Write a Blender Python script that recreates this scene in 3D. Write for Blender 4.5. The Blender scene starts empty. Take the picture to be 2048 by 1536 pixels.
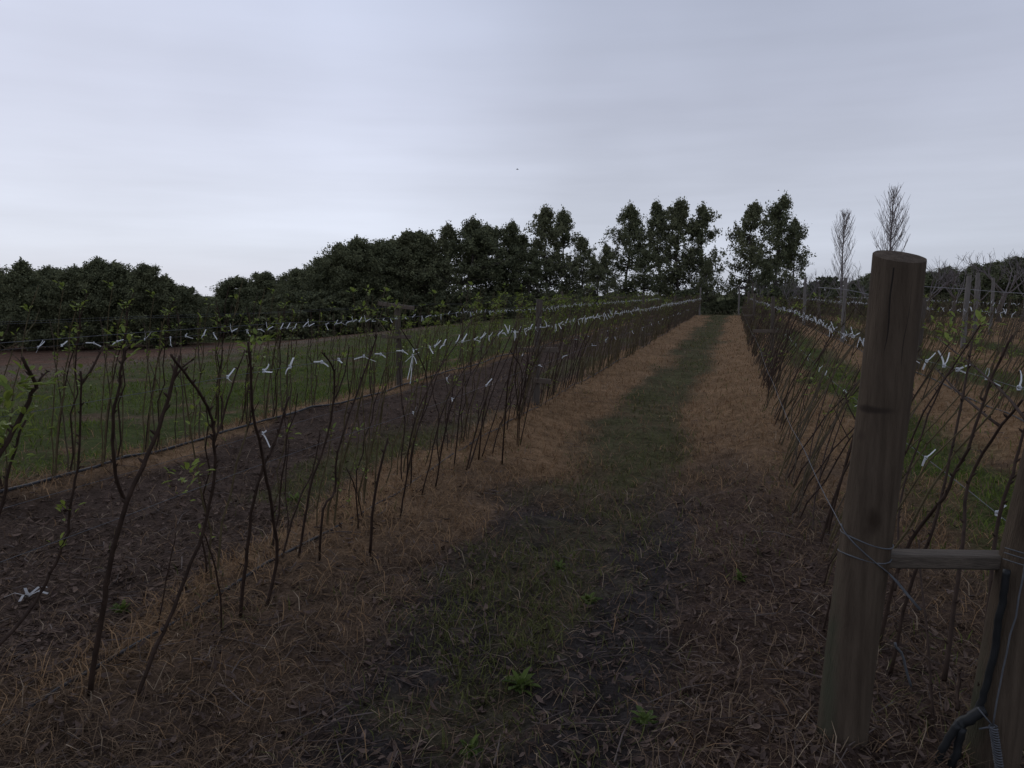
import bpy, math, random
import numpy as np
from mathutils import Vector

# ------------------------------------------------------------------ camera, sky, light
SC = bpy.context.scene
COL = SC.collection
EYE = 1.55
F = 1550.0                                   # focal length in pixels of a 2048 wide picture
PITCH = math.atan(182 / F)
YAW = math.atan(444 / F * math.cos(PITCH))
cam = bpy.data.cameras.new('camera')
cam.sensor_width = 36.0
cam.lens = F / 2048 * 36.0
cam.clip_start = 0.05
cam.clip_end = 3000
cam_o = bpy.data.objects.new('camera', cam)
cam_o.location = (0, 0, EYE)
cam_o.rotation_euler = (math.pi / 2 - PITCH, 0, YAW)
COL.objects.link(cam_o)
SC.camera = cam_o

SUN_EL, SUN_AZ = math.radians(30), math.radians(48)      # azimuth: degrees left of the rows (+Y)
W = bpy.data.worlds.new('World')
SC.world = W
W.use_nodes = True
nt = W.node_tree
for n in list(nt.nodes):
    nt.nodes.remove(n)


def N(tree, t, **kw):
    n = tree.nodes.new(t)
    for k, v in kw.items():
        setattr(n, k, v)
    return n


def ramp(tree, stops):
    r = N(tree, 'ShaderNodeValToRGB')
    e = r.color_ramp.elements
    while len(e) > 1:
        e.remove(e[-1])
    e[0].position, e[0].color = stops[0][0], (*stops[0][1], 1)
    for p, c in stops[1:]:
        x = e.new(p)
        x.color = (*c, 1)
    return r


def math_node(tree, op, a, b=None, clamp=False):
    m = N(tree, 'ShaderNodeMath', operation=op, use_clamp=clamp)
    for i, v in enumerate((a, b)):
        if v is None:
            continue
        if isinstance(v, (int, float)):
            m.inputs[i].default_value = v
        else:
            tree.links.new(v, m.inputs[i])
    return m.outputs[0]


out = N(nt, 'ShaderNodeOutputWorld')
sky = N(nt, 'ShaderNodeTexSky', sky_type='NISHITA')
sky.sun_disc = False
sky.sun_elevation = SUN_EL
sky.sun_rotation = -SUN_AZ
sky.air_density = 1.0
bg_sky = N(nt, 'ShaderNodeBackground')
bg_sky.inputs[1].default_value = 0.08
nt.links.new(sky.outputs[0], bg_sky.inputs[0])
tc = N(nt, 'ShaderNodeTexCoord')
sep = N(nt, 'ShaderNodeSeparateXYZ')
nt.links.new(tc.outputs['Generated'], sep.inputs[0])
grad = ramp(nt, [(0.0, (.54, .575, .67)), (0.06, (.565, .605, .705)), (0.13, (.565, .60, .71)), (0.22, (.515, .548, .668)),
                 (0.40, (.475, .522, .662)), (0.7, (.44, .50, .66)), (1.0, (.40, .46, .61))])
nt.links.new(sep.outputs[2], grad.inputs[0])
# thin cloud streaks (flat near the horizon) and broad soft masses
mp = N(nt, 'ShaderNodeMapping')
mp.inputs['Scale'].default_value = (1.5, 1.5, 17)
mp.inputs['Rotation'].default_value = (0.03, -0.05, 0)
nt.links.new(tc.outputs['Generated'], mp.inputs[0])
n1 = N(nt, 'ShaderNodeTexNoise')
n1.inputs['Scale'].default_value = 1.6
n1.inputs['Detail'].default_value = 5
n1.inputs['Roughness'].default_value = .52
nt.links.new(mp.outputs[0], n1.inputs['Vector'])
mp2 = N(nt, 'ShaderNodeMapping')
mp2.inputs['Scale'].default_value = (1.5, 1.5, 2.6)
mp2.inputs['Rotation'].default_value = (.25, .35, .2)
mp2.inputs['Location'].default_value = (3.1, .4, .2)
nt.links.new(tc.outputs['Generated'], mp2.inputs[0])
n2 = N(nt, 'ShaderNodeTexNoise')
n2.inputs['Scale'].default_value = 1.3
n2.inputs['Detail'].default_value = 4
n2.inputs['Roughness'].default_value = .45
nt.links.new(mp2.outputs[0], n2.inputs['Vector'])
low = N(nt, 'ShaderNodeMapRange')               # streaks only low in the sky
low.inputs[1].default_value, low.inputs[2].default_value = .05, .32
low.inputs[3].default_value, low.inputs[4].default_value = .46, .10
nt.links.new(sep.outputs[2], low.inputs[0])
s1 = math_node(nt, 'MULTIPLY', math_node(nt, 'SUBTRACT', n1.outputs['Fac'], .5), low.outputs[0])
s2 = math_node(nt, 'MULTIPLY', math_node(nt, 'SUBTRACT', n2.outputs['Fac'], .5), .60)
# the cloud is thinner where the sun stands behind it
a_, e_ = math.radians(46), math.radians(11)
dvec = (-math.sin(a_) * math.cos(e_), math.cos(a_) * math.cos(e_), math.sin(e_))
dot = N(nt, 'ShaderNodeVectorMath', operation='DOT_PRODUCT')
dot.inputs[1].default_value = dvec
nt.links.new(tc.outputs['Generated'], dot.inputs[0])
glow = N(nt, 'ShaderNodeMapRange', interpolation_type='SMOOTHERSTEP')
glow.inputs[1].default_value, glow.inputs[2].default_value = .78, 1.0
glow.inputs[3].default_value, glow.inputs[4].default_value = 0, .30
nt.links.new(dot.outputs['Value'], glow.inputs[0])
gain = math_node(nt, 'ADD', math_node(nt, 'ADD', s1, s2), math_node(nt, 'ADD', glow.outputs[0], 1.0))
bg_cl = N(nt, 'ShaderNodeBackground')
nt.links.new(grad.outputs[0], bg_cl.inputs[0])
nt.links.new(math_node(nt, 'MULTIPLY', gain, .96), bg_cl.inputs[1])
mixw = N(nt, 'ShaderNodeMixShader')
mixw.inputs[0].default_value = .95
nt.links.new(bg_sky.outputs[0], mixw.inputs[1])
nt.links.new(bg_cl.outputs[0], mixw.inputs[2])
nt.links.new(mixw.outputs[0], out.inputs[0])

sun = bpy.data.lights.new('sun', 'SUN')
sun.energy = 0.5
sun.angle = math.radians(45)
sun.color = (1, .96, .9)
sun_o = bpy.data.objects.new('sun', sun)
sd = Vector((-math.sin(SUN_AZ) * math.cos(SUN_EL), math.cos(SUN_AZ) * math.cos(SUN_EL), math.sin(SUN_EL)))
sun_o.rotation_euler = sd.to_track_quat('Z', 'Y').to_euler()
sun_o.location = (0, 0, 40)
COL.objects.link(sun_o)

vs = SC.view_settings
vs.view_transform = 'Standard'
vs.look = 'None'
vs.exposure = 0.0
vs.gamma = 1.0
vs.use_curve_mapping = False

# ------------------------------------------------------------------ helpers
RNG = np.random.default_rng(7)
R = random.Random(11)


def ray(px, py):
    """direction in the world of a pixel of the 2048 x 1536 photograph"""
    x, y = (px - 1024) / F, (768 - py) / F
    cp, sp, cy, sy = math.cos(PITCH), math.sin(PITCH), math.cos(YAW), math.sin(YAW)
    fwd = (-sy * cp, cy * cp, -sp)
    right = (cy, sy, 0)
    up = (-sy * sp, cy * sp, cp)
    return np.array([fwd[i] + x * right[i] + y * up[i] for i in range(3)])


def ground_hit(px, py, z=0.0):
    d = ray(px, py)
    t = (z - EYE) / d[2]
    return np.array([d[0] * t, d[1] * t, z])


def depth_point(px, py, depth):
    d = ray(px, py)
    return np.array([d[0] * depth, d[1] * depth, EYE + d[2] * depth])


def smooth(t):
    t = np.clip(t, 0, 1)
    return t * t * (3 - 2 * t)


def _hash(ix, iy, s):
    h = (ix.astype(np.int64) * 374761393 + iy.astype(np.int64) * 668265263 + s * 1274126177) & 0xffffffff
    h = ((h ^ (h >> 13)) * 1274126177) & 0xffffffff
    return ((h ^ (h >> 16)) & 0xffff) / 65535.0


def vnoise(x, y, s=0):
    x, y = np.asarray(x, float), np.asarray(y, float)
    ix, iy = np.floor(x), np.floor(y)
    fx, fy = smooth(x - ix), smooth(y - iy)
    a, b = _hash(ix, iy, s), _hash(ix + 1, iy, s)
    c, d = _hash(ix, iy + 1, s), _hash(ix + 1, iy + 1, s)
    return (a + (b - a) * fx) * (1 - fy) + (c + (d - c) * fx) * fy


def fnoise(x, y, s=0, o=3):
    t, amp, tot = 0, 1, 0
    for k in range(o):
        t = t + amp * vnoise(x * 2 ** k + 17 * k, y * 2 ** k - 9 * k, s + k)
        tot += amp
        amp *= .5
    return t / tot


XL1, XL2, XR1, XR2, XR3, XR4 = -2.42, -5.15, .40, 3.15, 5.9, 8.65
ROW_X = (XL1, XL2, XR1, XR2, XR3, XR4)
CREST = 55.0


def gz(x, y, fine=True):
    """height of the ground"""
    x, y = np.asarray(x, float), np.asarray(y, float)
    z = np.zeros(np.broadcast(x, y).shape)
    inrow = smooth((CREST + 1.5 - y) / 3)
    for xr in ROW_X:
        z = z + .09 * np.exp(-((x - xr) / .5) ** 2) * inrow
    z = z - .05 * np.exp(-((x + .85) / .55) ** 2) * inrow
    z = z - 2.6 * smooth((-7 - x) / 36)
    z = z - 1.6 * smooth((y - 56.5) / 30)
    z = z + (fnoise(x * .35, y * .35, 3, 2) - .5) * .10
    if fine:
        k = np.exp(-np.maximum(np.hypot(x, y) - 8, 0) / 10)
        rough = .35 + .65 * smooth((1.5 - np.abs(x + .65)) / .8)
        z = z + (fnoise(x * 2.2, y * 2.2, 5, 2) - .5) * .07 * k
        z = z + (fnoise(x * 9, y * 9, 8, 2) - .5) * .045 * k * rough
    return z


def gz1(x, y):
    return float(gz(np.array([x]), np.array([y]))[0])


def regions(x, y):
    """weights of what covers the ground: mud, mulch, dry, green, brown (far field), red (needle litter)"""
    x, y = np.asarray(x, float), np.asarray(y, float)
    w = (fnoise(x * .9, y * .5, 21, 3) - .5)
    v = (fnoise(x * 2.4, y * 2.0, 31, 3) - .5)
    xx = x + w * .9 + v * .35
    near = smooth((8.6 - y + w * 6) / 4.0)
    band = lambda a, b, s: smooth((xx - a) / s + .5) * smooth((b - xx) / s + .5)
    path_c = band(-1.45, -.45, .45)
    g = path_c * (1 - near) * (.9 + v) + path_c * near * smooth((v + .02) * 6) * .45
    mud = path_c * near
    mud = np.maximum(mud, band(-1.55, -.10, .45) * smooth((6.6 - y + w * 4) / 2))
    weedy = path_c * near * smooth((fnoise(x * 2.1, y * 1.6, 131, 2) - .52) * 9)
    leftgap = band(-4.9, -2.75, .35)
    mulch = leftgap * 1.0
    g = np.maximum(g, band(-3.5, -2.75, .4) * smooth((w + .12) * 5) * .9)
    g = np.maximum(g, smooth((-5.25 - xx) / .5) * (1 - smooth((-10.0 - x + w * 9 - .07 * y) / 5)) * smooth((v + .42 + w * .4) * 2.6))
    g = np.maximum(g, band(1.35, 2.35, .6) * smooth((v + .45) * 2.2))
    g = np.maximum(g, band(4.1, 5.1, .7) * .9)
    g = np.maximum(g, band(6.9, 7.9, .7) * .9)
    g = np.maximum(g, smooth((y - CREST - .3) / .8) * .8)
    leafy = np.clip(band(-.2, .85, .4) * smooth((6.4 - y + w * 5) / 3), 0, 1) * .85 * (1 - np.clip(mud, 0, 1))
    brown = smooth((-9.2 - x + w * 9 - .07 * y) / 5) * (1 - .45 * smooth((v - .02) * 6) * smooth((24 + x) / 8))
    red = smooth((-19 - x + w * 6 + (y - 30) * .03) / 6) * smooth((fnoise(x * .3, y * .3, 71, 2) - .25) * 3)
    dry = np.ones_like(xx)
    dry = dry * (1 - np.clip(g, 0, 1)) * (1 - mulch * .92) * (1 - mud * .97) * (1 - brown) * (1 - smooth((-5.5 - x) / 1.5) * .7)
    orange = np.clip(dry, 0, 1) * smooth((y - 2.8 - w * 4 - v * 3 - np.where(x > -.6, 1.6, 0)) / 5 + .55 * np.exp(-((x + 2.6) / .38) ** 2))
    return dict(weedy=weedy, leafy=leafy, orange=orange, mud=np.clip(mud * (1 - g), 0, 1), mulch=np.clip(mulch * (1 - g), 0, 1), dry=np.clip(dry, 0, 1), green=np.clip(g, 0, 1),
                brown=np.clip(brown * (1 - red), 0, 1), red=np.clip(red, 0, 1))


class MB:
    """collects faces and links them as ONE mesh object"""

    def __init__(s):
        s.v, s.q, s.t, s.qm, s.tm, s.n = [], [], [], [], [], 0

    def add(s, v, quads=None, tris=None, mat=0):
        v = np.asarray(v, float).reshape(-1, 3)
        if quads is not None and len(quads):
            q = np.asarray(quads, int).reshape(-1, 4)
            s.q.append(q + s.n)
            s.qm.append(np.full(len(q), mat))
        if tris is not None and len(tris):
            t = np.asarray(tris, int).reshape(-1, 3)
            s.t.append(t + s.n)
            s.tm.append(np.full(len(t), mat))
        s.v.append(v)
        s.n += len(v)

    def tube(s, pts, radii, sides=6, mat=0, cap=True):
        pts = np.asarray(pts, float)
        k = len(pts)
        radii = np.broadcast_to(np.asarray(radii, float), (k,))
        d = np.gradient(pts, axis=0)
        d /= np.linalg.norm(d, axis=1)[:, None] + 1e-12
        ref = np.array([0, 0, 1.0]) if abs(d[:, 2]).mean() < .8 else np.array([1.0, 0, 0])
        a = np.cross(d, ref)
        a /= np.linalg.norm(a, axis=1)[:, None] + 1e-12
        b = np.cross(d, a)
        th = np.arange(sides) * 2 * math.pi / sides
        ring = pts[:, None, :] + radii[:, None, None] * (np.cos(th)[None, :, None] * a[:, None, :] + np.sin(th)[None, :, None] * b[:, None, :])
        i = np.arange(k - 1)[:, None] * sides
        j = np.arange(sides)[None, :]
        j2 = (j + 1) % sides
        q = np.stack([i + j, i + j2, i + sides + j2, i + sides + j], -1).reshape(-1, 4)
        v = ring.reshape(-1, 3)
        tris = []
        if cap:
            v = np.vstack([v, pts[0], pts[-1]])
            c0, c1 = k * sides, k * sides + 1
            for m in range(sides):
                tris.append((c0, (m + 1) % sides, m))
                tris.append((c1, (k - 1) * sides + m, (k - 1) * sides + (m + 1) % sides))
        s.add(v, q, tris, mat)

    def box(s, c, size, rot=None, mat=0, bevel=0.0):
        h = np.asarray(size, float) / 2
        if bevel <= 0:
            v = np.array([(x, y, z) for x in (-1, 1) for y in (-1, 1) for z in (-1, 1)]) * h
            q = [(0, 1, 3, 2), (4, 6, 7, 5), (0, 4, 5, 1), (2, 3, 7, 6), (0, 2, 6, 4), (1, 5, 7, 3)]
            tr = []
        else:
            b = bevel                                # long box (along x) with chamfered section
            sec = np.array([(-h[1] + b, -h[2]), (h[1] - b, -h[2]), (h[1], -h[2] + b), (h[1], h[2] - b), (h[1] - b, h[2]), (-h[1] + b, h[2]), (-h[1], h[2] - b), (-h[1], -h[2] + b)])
            v = np.array([(x, p[0], p[1]) for x in (-h[0], h[0]) for p in sec])
            v = np.vstack([v, (-h[0], 0, 0), (h[0], 0, 0)])
            q = [(i, i + 8, (i + 1) % 8 + 8, (i + 1) % 8) for i in range(8)]
            tr = [(16, i, (i + 1) % 8) for i in range(8)] + [(17, (i + 1) % 8 + 8, i + 8) for i in range(8)]
        if rot is not None:
            v = v @ np.asarray(rot).T
        s.add(v + np.asarray(c), q, tr, mat)

    def build(s, name, mats, parent=None, smooth_sh=False, loc=None):
        me = bpy.data.meshes.new(name)
        v = np.vstack(s.v) if s.v else np.zeros((0, 3))
        q = np.vstack(s.q) if s.q else np.zeros((0, 4), int)
        t = np.vstack(s.t) if s.t else np.zeros((0, 3), int)
        qm = np.concatenate(s.qm) if s.qm else np.zeros(0, int)
        tm = np.concatenate(s.tm) if s.tm else np.zeros(0, int)
        me.vertices.add(len(v))
        me.vertices.foreach_set('co', v.astype(np.float32).ravel())
        me.loops.add(q.size + t.size)
        me.loops.foreach_set('vertex_index', np.concatenate([q.ravel(), t.ravel()]).astype(np.int32))
        me.polygons.add(len(q) + len(t))
        st = np.concatenate([np.arange(len(q)) * 4, q.size + np.arange(len(t)) * 3]).astype(np.int32)
        me.polygons.foreach_set('loop_start', st)
        me.polygons.foreach_set('material_index', np.concatenate([qm, tm]).astype(np.int32))
        me.polygons.foreach_set('use_smooth', np.full(len(st), smooth_sh))
        for m in (mats if isinstance(mats, (list, tuple)) else [mats]):
            me.materials.append(m)
        me.update(calc_edges=True)
        o = bpy.data.objects.new(name, me)
        COL.objects.link(o)
        if parent is not None:
            o.parent = parent
        if loc is not None:
            o.location = loc
        return o


def tag(o, label=None, cat=None, group=None, kind=None):
    for k, v in (('label', label), ('category', cat), ('group', group), ('kind', kind)):
        if v:
            o[k] = v
    return o


def empty(name, loc, rz=0.0, s=1.0):
    o = bpy.data.objects.new(name, None)
    o.location = [float(c) for c in loc]
    o.rotation_euler = (0, 0, rz)
    o.scale = (s, s, s) if isinstance(s, (int, float)) else s
    o.empty_display_size = .1
    COL.objects.link(o)
    return o


def dup(o, parent=None):
    """a copy of a thing, its parts and their sub-parts"""
    c = o.copy()
    COL.objects.link(c)
    if parent is not None:
        c.parent = parent
    for ch in list(o.children):
        dup(ch, c)
    return c


ORD = ('first second third fourth fifth sixth seventh eighth ninth tenth eleventh twelfth thirteenth fourteenth fifteenth sixteenth '
       'seventeenth eighteenth nineteenth twentieth').split()

# ------------------------------------------------------------------ materials


def mat(name, col, rough=.85, var=.35, scale=8.0, stretch=(1, 1, 1), island=0.0, col2=None, bump=0.0, bscale=None, trans=0.0, spec=.25, metal=0.0):
    m = bpy.data.materials.new(name)
    m.use_nodes = True
    t = m.node_tree
    b = t.nodes['Principled BSDF']
    b.inputs['Roughness'].default_value = rough
    b.inputs['Specular IOR Level'].default_value = spec
    b.inputs['Metallic'].default_value = metal
    c = N(t, 'ShaderNodeTexCoord')
    mpn = N(t, 'ShaderNodeMapping')
    mpn.inputs['Scale'].default_value = stretch
    t.links.new(c.outputs['Object'], mpn.inputs[0])
    no = N(t, 'ShaderNodeTexNoise')
    no.inputs['Scale'].default_value = scale
    no.inputs['Detail'].default_value = 4
    t.links.new(mpn.outputs[0], no.inputs['Vector'])
    fac = no.outputs['Fac']
    if island:
        g = N(t, 'ShaderNodeNewGeometry')
        mi = N(t, 'ShaderNodeMix')
        mi.inputs[0].default_value = island
        t.links.new(fac, mi.inputs[2])
        t.links.new(g.outputs['Random Per Island'], mi.inputs[3])
        fac = mi.outputs[0]
    c2 = col2 or tuple(x * (1 - var) for x in col)
    c1 = col if col2 else tuple(min(1, x * (1 + var)) for x in col)
    rp = ramp(t, [(.25, c2), (.75, c1)] if not island else [(.12, c2), (.88, c1)])
    t.links.new(fac, rp.inputs[0])
    t.links.new(rp.outputs[0], b.inputs['Base Color'])
    if bump:
        bn = N(t, 'ShaderNodeBump')
        bn.inputs['Strength'].default_value = bump
        bn.inputs['Distance'].default_value = .01
        n3 = N(t, 'ShaderNodeTexNoise')
        n3.inputs['Scale'].default_value = bscale or scale * 3
        n3.inputs['Detail'].default_value = 5
        t.links.new(mpn.outputs[0], n3.inputs['Vector'])
        t.links.new(n3.outputs['Fac'], bn.inputs['Height'])
        t.links.new(bn.outputs[0], b.inputs['Normal'])
    if trans:
        tr = N(t, 'ShaderNodeBsdfTranslucent')
        t.links.new(rp.outputs[0], tr.inputs[0])
        mx = N(t, 'ShaderNodeMixShader')
        mx.inputs[0].default_value = trans
        t.links.new(b.outputs[0], mx.inputs[1])
        t.links.new(tr.outputs[0], mx.inputs[2])
        t.links.new(mx.outputs[0], t.nodes['Material Output'].inputs[0])
    return m


M_CANE = mat('cane_bark', (.042, .027, .020), .75, .4, 22, spec=.08)
M_CANE_G = mat('cane_bark_grey', (.088, .067, .047), .8, .4, 22, spec=.08)
M_CANE_O = mat('cane_bark_olive', (.088, .068, .036), .75, .4, 22, spec=.08)
M_YLEAF = mat('young_leaf', (.24, .28, .055), .6, .3, 10, island=.6, col2=(.11, .15, .028), trans=.35)
M_TIE = mat('white_tie', (.70, .71, .72), .6, .12, 20, trans=.3)
M_WIRE = mat('galvanised_wire', (.105, .108, .115), .7, .25, 30, metal=.2)
M_POST = mat('weathered_timber', (.115, .094, .076), .9, .35, 7, (6, 6, .7), col2=(.06, .049, .04), bump=.5)
M_POST_PALE = mat('pale_timber', (.155, .138, .125), .9, .3, 6, (6, 6, .7))
M_ARM = mat('dark_timber', (.115, .090, .070), .9, .3, 8, (1, 6, 6), bump=.3)
M_HOSE = mat('black_pipe', (.010, .0105, .011), .55, .2, 10, spec=.3)
M_DRIP = mat('drip_pipe', (.026, .027, .030), .6, .3, 10, spec=.25)
M_DRY = mat('dry_blades', (.20, .135, .085), .95, .3, .7, island=.6, col2=(.068, .043, .028), trans=.15, spec=.05)
M_DRYO = mat('orange_blades', (.34, .212, .112), .95, .3, .7, island=.6, col2=(.135, .078, .042), trans=.15, spec=.05)
M_DRYP = mat('pale_straw', (.36, .27, .18), .7, .3, .7, island=.6, col2=(.2, .14, .08), trans=.2)
M_GREEN = mat('green_blades', (.135, .135, .046), .9, .3, .5, island=.6, col2=(.056, .060, .022), trans=.2, spec=.05)
M_GREENF = mat('field_blades', (.160, .192, .042), .9, .3, .5, island=.6, col2=(.055, .082, .015), trans=.2, spec=.05)
M_LITTER = mat('fallen_leaf', (.135, .094, .074), .85, .3, 1, island=.9, col2=(.045, .030, .024), spec=.08)
M_CHIP = mat('wood_chip', (.155, .108, .082), .95, .3, 1, island=.9, col2=(.055, .036, .027), spec=.05)
M_TWIG = mat('dead_twig', (.13, .10, .085), .85, .3, 1, island=.8, col2=(.05, .036, .03))
M_FOL = mat('dark_foliage', (.215, .222, .115), .9, .4, .5, island=.5, col2=(.055, .064, .042), trans=.25, spec=.1)
M_FOL2 = mat('olive_foliage', (.235, .238, .125), .9, .4, .5, island=.5, col2=(.070, .076, .048), trans=.25, spec=.1)
M_BARK = mat('tree_bark', (.085, .07, .06), .9, .3, 5)
M_BARE = mat('bare_twigs', (.15, .13, .125), .9, .25, 4)
M_BARE_D = mat('bare_dark_twigs', (.12, .10, .09), .9, .25, 4)
M_WEED = mat('weed_leaf', (.125, .165, .035), .7, .3, 10, island=.6, col2=(.05, .075, .016), trans=.3)
M_BIRD = mat('dark_feathers', (.03, .03, .03), .8, .2, 10)

# the foreground posts: grain, two knots, a drying crack, algae
m = mat('strainer_post_wood', (.112, .084, .060), .95, .35, 5, (9, 9, .8), col2=(.056, .041, .029), bump=.8, bscale=26, spec=.1)
t = m.node_tree
b = t.nodes['Principled BSDF']
prev = b.inputs['Base Color'].links[0].from_socket
tcn = N(t, 'ShaderNodeTexCoord')


def stain(t, prev, centre, size, colour, soft=.6):
    mpn = N(t, 'ShaderNodeMapping')
    mpn.inputs['Location'].default_value = tuple(-c / s for c, s in zip(centre, size))
    mpn.inputs['Scale'].default_value = tuple(1 / s for s in size)
    nz = N(t, 'ShaderNodeTexNoise')
    nz.inputs['Scale'].default_value = 14
    t.links.new(tcn.outputs['Object'], nz.inputs['Vector'])
    t.links.new(tcn.outputs['Object'], mpn.inputs[0])
    ln = N(t, 'ShaderNodeVectorMath', operation='LENGTH')
    t.links.new(mpn.outputs[0], ln.inputs[0])
    d = math_node(t, 'ADD', ln.outputs['Value'], math_node(t, 'MULTIPLY', math_node(t, 'SUBTRACT', nz.outputs['Fac'], .5), .9))
    mr = N(t, 'ShaderNodeMapRange', interpolation_type='SMOOTHSTEP')
    mr.inputs[1].default_value, mr.inputs[2].default_value = 1.0, soft
    mr.inputs[3].default_value, mr.inputs[4].default_value = 0, .9
    t.links.new(d, mr.inputs[0])
    mx = N(t, 'ShaderNodeMix', data_type='RGBA')
    mx.inputs[7].default_value = (*colour, 1)
    t.links.new(mr.outputs[0], mx.inputs[0])
    t.links.new(prev, mx.inputs[6])
    return mx.outputs[2]


prev = stain(t, prev, (.045, -.07, .86), (.034, .1, .062), (.030, .020, .014), .1)
prev = stain(t, prev, (.02, -.06, 1.20), (.10, .1, .018), (.035, .026, .02), .3)
prev = stain(t, prev, (.0, -.07, 1.12), (.030, .1, .030), (.05, .035, .028), .2)
prev = stain(t, prev, (-.055, -.04, .35), (.04, .1, .5), (.062, .062, .040), .1)
t.links.new(prev, b.inputs['Base Color'])
M_STRAINER = m

# ground: region colours are stored per vertex, fine clods and litter come from nodes
m = bpy.data.materials.new('soil')
m.use_nodes = True
t = m.node_tree
b = t.nodes['Principled BSDF']
b.inputs['Roughness'].default_value = .95
b.inputs['Specular IOR Level'].default_value = .03
at = N(t, 'ShaderNodeAttribute', attribute_name='cover')
tcn = N(t, 'ShaderNodeTexCoord')
acc = at.outputs['Color']
for sc_, lo, hi in ((1.3, .72, 1.28), (9, .6, 1.4), (55, .5, 1.5)):
    nz = N(t, 'ShaderNodeTexNoise')
    nz.inputs['Scale'].default_value = sc_
    nz.inputs['Detail'].default_value = 6
    nz.inputs['Roughness'].default_value = .65
    t.links.new(tcn.outputs['Object'], nz.inputs['Vector'])
    rp = ramp(t, [(.3, (lo, lo * .99, lo * .97)), (.7, (hi, hi, hi * 1.02))])
    t.links.new(nz.outputs['Fac'], rp.inputs[0])
    mx = N(t, 'ShaderNodeMix', data_type='RGBA', blend_type='MULTIPLY')
    mx.inputs[0].default_value = 1
    t.links.new(acc, mx.inputs[6])
    t.links.new(rp.outputs[0], mx.inputs[7])
    acc = mx.outputs[2]
t.links.new(acc, b.inputs['Base Color'])
bn = N(t, 'ShaderNodeBump')
bn.inputs['Strength'].default_value = .8
bn.inputs['Distance'].default_value = .03
t.links.new(nz.outputs['Fac'], bn.inputs['Height'])
t.links.new(bn.outputs[0], b.inputs['Normal'])
M_SOIL = m

# ------------------------------------------------------------------ ground


def spread(a, b, lo, hi, step, grow=1.16):
    """coordinates: fine from lo to hi, growing steps out to a and b"""
    mid = list(np.arange(lo, hi + 1e-6, step))
    s, x, L = step, lo, []
    while x > a:
        s *= grow
        x -= s
        L.append(x)
    s, x, H = step, hi, []
    while x < b:
        s *= grow
        x += s
        H.append(x)
    return np.array(L[::-1] + mid + H)


gx = spread(-900, 900, -6.5, 3.5, .04, 1.05)
gy = spread(-60, 1500, 1.2, 11, .045, 1.04)
GX, GY = np.meshgrid(gx, gy)
GZ = gz(GX, GY)
nx, ny = len(gx), len(gy)
ii = np.arange((ny - 1) * nx).reshape(ny - 1, nx)[:, :-1].ravel()
mb = MB()
mb.add(np.stack([GX.ravel(), GY.ravel(), GZ.ravel()], 1), np.stack([ii, ii + 1, ii + nx + 1, ii + nx], 1))
ground = mb.build('ground', M_SOIL, smooth_sh=True)
tag(ground, kind='structure')
rg = regions(GX.ravel(), GY.ravel())
base = np.tile(np.array([.068, .048, .038]), (nx * ny, 1))
for k, c in (('dry', (.070, .048, .034)), ('orange', (.192, .120, .064)), ('mulch', (.064, .044, .033)), ('brown', (.105, .082, .056)), ('red', (.125, .074, .050)),
             ('mud', (.036, .030, .027)), ('leafy', (.058, .038, .029)), ('green', (.066, .062, .028))):
    base = base + (np.array(c) - base) * rg[k][:, None]
fl = (np.maximum(smooth((-4.6 - GX.ravel()) / .8), smooth((GX.ravel() - .6) / .6)) * rg['green'])[:, None]
base = base + (np.array([.052, .064, .018]) - base) * fl
ca = ground.data.color_attributes.new('cover', 'FLOAT_COLOR', 'POINT')
ca.data.foreach_set('color', np.hstack([base, np.ones((len(base), 1))]).astype(np.float32).ravel())

# ------------------------------------------------------------------ grass, litter (nobody could count them)


def scatter(n, rmin, rmax, amin=-62, amax=34):
    """points dense near the camera's spot and thinner away; angles in degrees from the rows, left is negative"""
    r = np.exp(RNG.uniform(math.log(rmin), math.log(rmax), n))
    a = np.radians(RNG.uniform(amin, amax, n))
    return r * np.sin(a), r * np.cos(a), r


def blades(mb, x, y, r, length, width, lean, rise=1.0, matid=0):
    n = len(x)
    z = gz(x, y)
    hd = RNG.uniform(0, 2 * math.pi, n)
    L = length * RNG.uniform(.5, 1.35, n)
    ln = np.clip(lean + RNG.normal(0, .25, n), 0, 1.5)
    d = np.stack([np.cos(hd) * np.sin(ln), np.sin(hd) * np.sin(ln), np.cos(ln) * rise], 1)
    side = np.stack([-np.sin(hd), np.cos(hd), np.zeros(n)], 1)
    wv = (width * (1 + r / 5.5) * RNG.uniform(.6, 1.4, n))[:, None] * side
    p0 = np.stack([x, y, z - .01], 1)
    bend = np.clip(ln + .55, 0, 1.62)
    d2 = np.stack([np.cos(hd + .3) * np.sin(bend), np.sin(hd + .3) * np.sin(bend), np.cos(bend) * rise], 1)
    p1 = p0 + d * (L * .5)[:, None]
    p2 = p1 + d2 * (L * .5)[:, None]
    v = np.stack([p0 - wv, p0 + wv, p1 + wv * .8, p1 - wv * .8, p2], 1).reshape(-1, 3)
    i = np.arange(n)[:, None] * 5
    mb.add(v, i + np.array([[0, 1, 2, 3]]), i + np.array([[3, 2, 4]]), matid)


def keep(x, y, r, p):
    k = RNG.random(len(x)) < p
    return x[k], y[k], r[k]


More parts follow.
